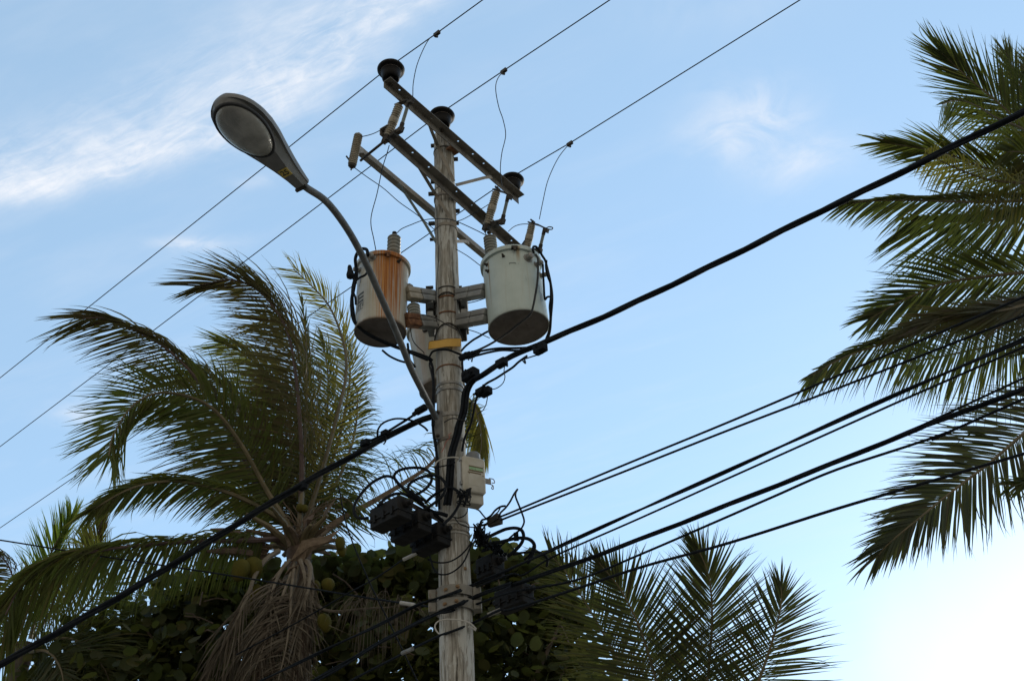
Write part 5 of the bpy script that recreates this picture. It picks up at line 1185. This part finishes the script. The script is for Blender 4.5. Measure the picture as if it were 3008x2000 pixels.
# --- right palm (crown off to the right)
Yr = 9.0
RP = palm('large coconut palm at the right edge, its fronds reaching in from outside the frame', at_y(*D(2560, 640), Yr), .18, .14, lean=(.4, .3))
rf = [
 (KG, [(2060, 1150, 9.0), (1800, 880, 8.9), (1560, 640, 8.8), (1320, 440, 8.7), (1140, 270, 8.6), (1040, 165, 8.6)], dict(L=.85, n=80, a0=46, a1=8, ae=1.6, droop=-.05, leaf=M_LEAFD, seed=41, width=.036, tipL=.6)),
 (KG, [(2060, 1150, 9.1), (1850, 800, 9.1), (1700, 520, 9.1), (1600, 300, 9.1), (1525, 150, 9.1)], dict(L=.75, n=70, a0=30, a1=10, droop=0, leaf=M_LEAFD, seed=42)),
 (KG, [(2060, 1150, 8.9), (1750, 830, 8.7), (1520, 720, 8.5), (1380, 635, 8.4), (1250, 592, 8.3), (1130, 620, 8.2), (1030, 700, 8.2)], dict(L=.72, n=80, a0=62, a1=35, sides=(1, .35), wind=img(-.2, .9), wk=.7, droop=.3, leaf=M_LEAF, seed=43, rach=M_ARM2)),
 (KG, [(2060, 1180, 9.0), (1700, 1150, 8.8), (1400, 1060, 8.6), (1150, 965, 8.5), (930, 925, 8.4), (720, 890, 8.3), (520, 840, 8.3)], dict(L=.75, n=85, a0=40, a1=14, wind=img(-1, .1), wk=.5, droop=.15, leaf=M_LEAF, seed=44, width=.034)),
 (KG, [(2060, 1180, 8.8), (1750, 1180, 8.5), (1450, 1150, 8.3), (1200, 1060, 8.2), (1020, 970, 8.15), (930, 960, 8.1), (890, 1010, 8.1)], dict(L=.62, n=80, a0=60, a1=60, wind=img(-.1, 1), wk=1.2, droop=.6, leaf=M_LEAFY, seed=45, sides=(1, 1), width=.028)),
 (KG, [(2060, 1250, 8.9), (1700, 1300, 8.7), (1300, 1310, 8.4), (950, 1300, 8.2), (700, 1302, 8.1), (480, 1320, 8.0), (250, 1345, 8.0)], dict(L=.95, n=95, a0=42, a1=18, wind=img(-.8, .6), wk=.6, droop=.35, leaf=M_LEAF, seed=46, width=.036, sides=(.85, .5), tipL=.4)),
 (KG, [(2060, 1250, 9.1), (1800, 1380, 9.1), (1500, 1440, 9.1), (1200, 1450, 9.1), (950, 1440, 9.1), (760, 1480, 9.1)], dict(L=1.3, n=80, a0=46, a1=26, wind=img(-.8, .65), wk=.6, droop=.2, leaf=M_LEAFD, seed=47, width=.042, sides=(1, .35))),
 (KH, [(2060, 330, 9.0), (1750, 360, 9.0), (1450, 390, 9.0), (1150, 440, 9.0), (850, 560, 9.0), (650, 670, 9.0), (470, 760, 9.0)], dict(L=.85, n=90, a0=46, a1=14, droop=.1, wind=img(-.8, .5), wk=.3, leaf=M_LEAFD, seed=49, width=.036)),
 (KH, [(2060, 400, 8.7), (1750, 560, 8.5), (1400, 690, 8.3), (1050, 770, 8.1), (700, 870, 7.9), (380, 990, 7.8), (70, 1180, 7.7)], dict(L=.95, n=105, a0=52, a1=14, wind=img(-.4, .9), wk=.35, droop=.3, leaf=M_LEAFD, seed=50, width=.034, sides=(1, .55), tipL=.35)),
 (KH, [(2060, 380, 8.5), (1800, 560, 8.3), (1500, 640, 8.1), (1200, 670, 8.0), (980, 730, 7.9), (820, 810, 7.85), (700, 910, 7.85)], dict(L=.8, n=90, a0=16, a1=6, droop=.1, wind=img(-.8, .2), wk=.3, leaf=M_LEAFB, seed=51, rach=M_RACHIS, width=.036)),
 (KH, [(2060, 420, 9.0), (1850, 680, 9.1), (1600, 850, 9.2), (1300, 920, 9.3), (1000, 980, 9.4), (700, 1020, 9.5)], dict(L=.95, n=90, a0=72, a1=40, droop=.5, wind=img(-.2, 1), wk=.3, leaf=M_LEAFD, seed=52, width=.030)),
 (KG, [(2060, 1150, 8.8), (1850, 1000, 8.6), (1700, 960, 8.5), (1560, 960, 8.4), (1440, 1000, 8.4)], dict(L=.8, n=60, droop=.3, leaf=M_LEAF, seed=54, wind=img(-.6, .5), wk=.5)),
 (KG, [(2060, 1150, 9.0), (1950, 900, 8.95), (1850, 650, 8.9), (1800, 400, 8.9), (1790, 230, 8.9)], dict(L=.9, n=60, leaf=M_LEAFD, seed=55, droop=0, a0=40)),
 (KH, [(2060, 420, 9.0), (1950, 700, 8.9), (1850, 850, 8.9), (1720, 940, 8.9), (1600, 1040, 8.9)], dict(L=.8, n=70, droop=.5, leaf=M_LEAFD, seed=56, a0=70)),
]
for K, p, kw in rf: frond(RP, PT(K, p, 0), trim=.27, wild=.6, **kw)

# --- lower right frond: another palm off the right edge
RP2 = palm('second palm off the right edge showing one dark frond below the wires', at_y(*D(2560, 960), 8.2), .15, .12, lean=(.3, .3))
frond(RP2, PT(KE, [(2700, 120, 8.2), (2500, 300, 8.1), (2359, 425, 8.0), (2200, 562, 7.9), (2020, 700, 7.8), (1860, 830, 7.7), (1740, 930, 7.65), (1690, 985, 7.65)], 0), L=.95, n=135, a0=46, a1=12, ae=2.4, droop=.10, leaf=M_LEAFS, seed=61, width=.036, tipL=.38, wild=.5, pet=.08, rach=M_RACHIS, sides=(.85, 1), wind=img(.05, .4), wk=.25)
frond(RP2, PT(KE, [(2700, 300, 8.0), (2560, 480, 7.9), (2450, 620, 7.8), (2380, 650, 7.8), (2300, 665, 7.8)], 0), L=.45, n=50, leaf=M_LEAFD, seed=62, a0=40)

# --- bottom right palm
BP = palm('dark palm at the bottom right with upright fronds against the bright sky', at_y(*D(1620, 1760), 10.5), .16, .12, lean=(.2, .3))
bf = [
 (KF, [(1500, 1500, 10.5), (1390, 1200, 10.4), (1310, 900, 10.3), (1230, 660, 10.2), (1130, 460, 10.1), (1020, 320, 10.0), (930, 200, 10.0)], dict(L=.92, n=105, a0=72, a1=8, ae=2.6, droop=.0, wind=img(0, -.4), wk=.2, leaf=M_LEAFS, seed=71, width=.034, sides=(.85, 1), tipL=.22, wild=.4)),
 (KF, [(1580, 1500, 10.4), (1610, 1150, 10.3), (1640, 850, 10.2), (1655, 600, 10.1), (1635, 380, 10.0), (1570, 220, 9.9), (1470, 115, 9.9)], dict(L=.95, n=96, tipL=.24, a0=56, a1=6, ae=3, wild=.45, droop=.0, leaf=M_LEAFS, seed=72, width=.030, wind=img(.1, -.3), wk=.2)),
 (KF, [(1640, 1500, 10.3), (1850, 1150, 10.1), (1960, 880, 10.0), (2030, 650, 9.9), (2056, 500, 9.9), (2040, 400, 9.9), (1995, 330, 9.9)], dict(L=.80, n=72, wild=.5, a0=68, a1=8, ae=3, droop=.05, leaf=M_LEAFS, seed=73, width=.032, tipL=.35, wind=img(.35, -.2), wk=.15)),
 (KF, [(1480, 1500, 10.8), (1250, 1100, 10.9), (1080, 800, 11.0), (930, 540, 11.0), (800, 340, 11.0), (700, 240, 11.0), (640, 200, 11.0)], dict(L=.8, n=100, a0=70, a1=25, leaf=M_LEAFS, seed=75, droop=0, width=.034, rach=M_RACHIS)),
]
for K, p, kw in bf: frond(BP, PT(K, p, 0), trim=.20, **kw)

# ------------------------------------------------------------------ sea grape tree
SG = thing('sea_grape_tree', 'dark sea grape tree with round leaves behind the foot of the pole and the palm', 'tree', at_y(*D(900, 1900), 12.6) * 1)
SG.location.z = 0; SG['_o'] = tuple(SG.location)
base = Vector(SG['_o'])
rnd = random.Random(99)
top_edge = [(60, 1545), (120, 1500), (190, 1445), (250, 1405), (320, 1365), (400, 1335), (480, 1310), (540, 1290), (620, 1310), (700, 1320), (770, 1285), (840, 1290), (890, 1285), (935, 1265), (985, 1285), (1040, 1270), (1100, 1265), (1150, 1268), (1190, 1278), (1240, 1296), (1290, 1330), (1325, 1390), (1350, 1470), (1370, 1570)]
def edge_y(x):
    for (x0, y0), (x1, y1) in zip(top_edge, top_edge[1:]):
        if x0 <= x <= x1: return y0 + (y1 - y0) * (x - x0) / (x1 - x0) + 14 * math.sin(x / 17) + 11 * math.sin(x / 7.3 + 1) + 12
    return 1600
b = MB()
for i in range(3): pass
trunk_top = at_y(*D(760, 1600), 12.6)
b.tube(smooth([base, base + Vector((-.1, 0, 1.0)), Vector((base.x - .2, base.y, 2.2)), Vector((base.x - .3, base.y, 3.4))], 6), (.24, .15), 12); b.build('trunk', M_BARK, SG)
for ex in (150, 320, 480, 620, 760, 880, 1010, 1130, 1220, 1300):
    e = at_y(*D(ex, edge_y(ex) + 40), 12.6 + rnd.uniform(-.6, .6)); s0 = Vector((base.x - .25, base.y, 2.6 + rnd.uniform(0, .7)))
    b = MB(); b.tube(smooth([s0, s0.lerp(e, .35) + Vector((0, rnd.uniform(-.3, .3), -.25)), s0.lerp(e, .7) + Vector((rnd.uniform(-.2, .2), rnd.uniform(-.3, .3), 0)), e], 6), (.07, .014), 7); b.build('limb', M_BARK, SG)
    for j in range(6):
        pass
def disc(b, c, nrm, r):
    nrm = nrm.normalized(); u, w = perp(nrm); a0 = rnd.uniform(0, 6.28); vs = [c - nrm * r * .12]; n = 10
    for k in range(n):
        a = a0 + 2 * math.pi * k / n; rr = r * (1 + .05 * math.sin(2 * a)) * (.86 if k == 0 else 1)
        vs.append(c + (u * math.cos(a) + w * math.sin(a)) * rr + nrm * r * .10 * abs(math.sin(a - a0)) )
    b.add(vs, [(0, 1 + k, 1 + (k + 1) % n) for k in range(n)])
b = MB(); clus = []
# leaf clumps: sprays of round leaves round twig ends, dense at the outside of the crown
for i in range(2300):
    x = rnd.uniform(60, 1370); ey = edge_y(x); f = rnd.random() ** 1.3
    y = ey + 14 + f * 520
    Y = 12.6 + rnd.uniform(-1.1, 1.3) * (.35 + .65 * min(1, f * 3))
    c = at_y(*D(x, y), Y)
    if c.z < .8: continue
    for j in range(rnd.randint(5, 9)):
        q = c + Vector((rnd.gauss(0, .16), rnd.gauss(0, .16), rnd.gauss(0, .13)))
        n_ = Vector((rnd.gauss(0, .6), rnd.gauss(-.35, .6), rnd.gauss(.55, .5)))
        disc(b, q, n_, rnd.uniform(.05, .088))
# bolder leaves along the top outline
for x in list(range(620, 1330, 8)):
    for j in range(3):
        y = edge_y(x) + rnd.uniform(-22, 34)
        disc(b, at_y(*D(x + rnd.uniform(-6, 6), y), 12.2 + rnd.uniform(-.3, .3)), Vector((rnd.gauss(0, .4), -.8, rnd.gauss(-.35, .35))), rnd.uniform(.07, .105))
b.build('crown', M_GRAPE, SG)
for i in range(60):
    x = rnd.uniform(120, 1340); y = edge_y(x) + rnd.uniform(10, 260); c = at_y(*D(x, y), 12.4 + rnd.uniform(-.9, .5)); d = Vector((rnd.uniform(-.4, .4), rnd.uniform(-.2, .2), rnd.uniform(-.35, .15)))
    b = MB(); b.tube([c, c + d * .5 + Vector((0, 0, .03)), c + d], .009, 5); b.build('twig', M_BARK, SG)

# tidy helper properties
for o in bpy.data.objects:
    if '_o' in o: del o['_o']
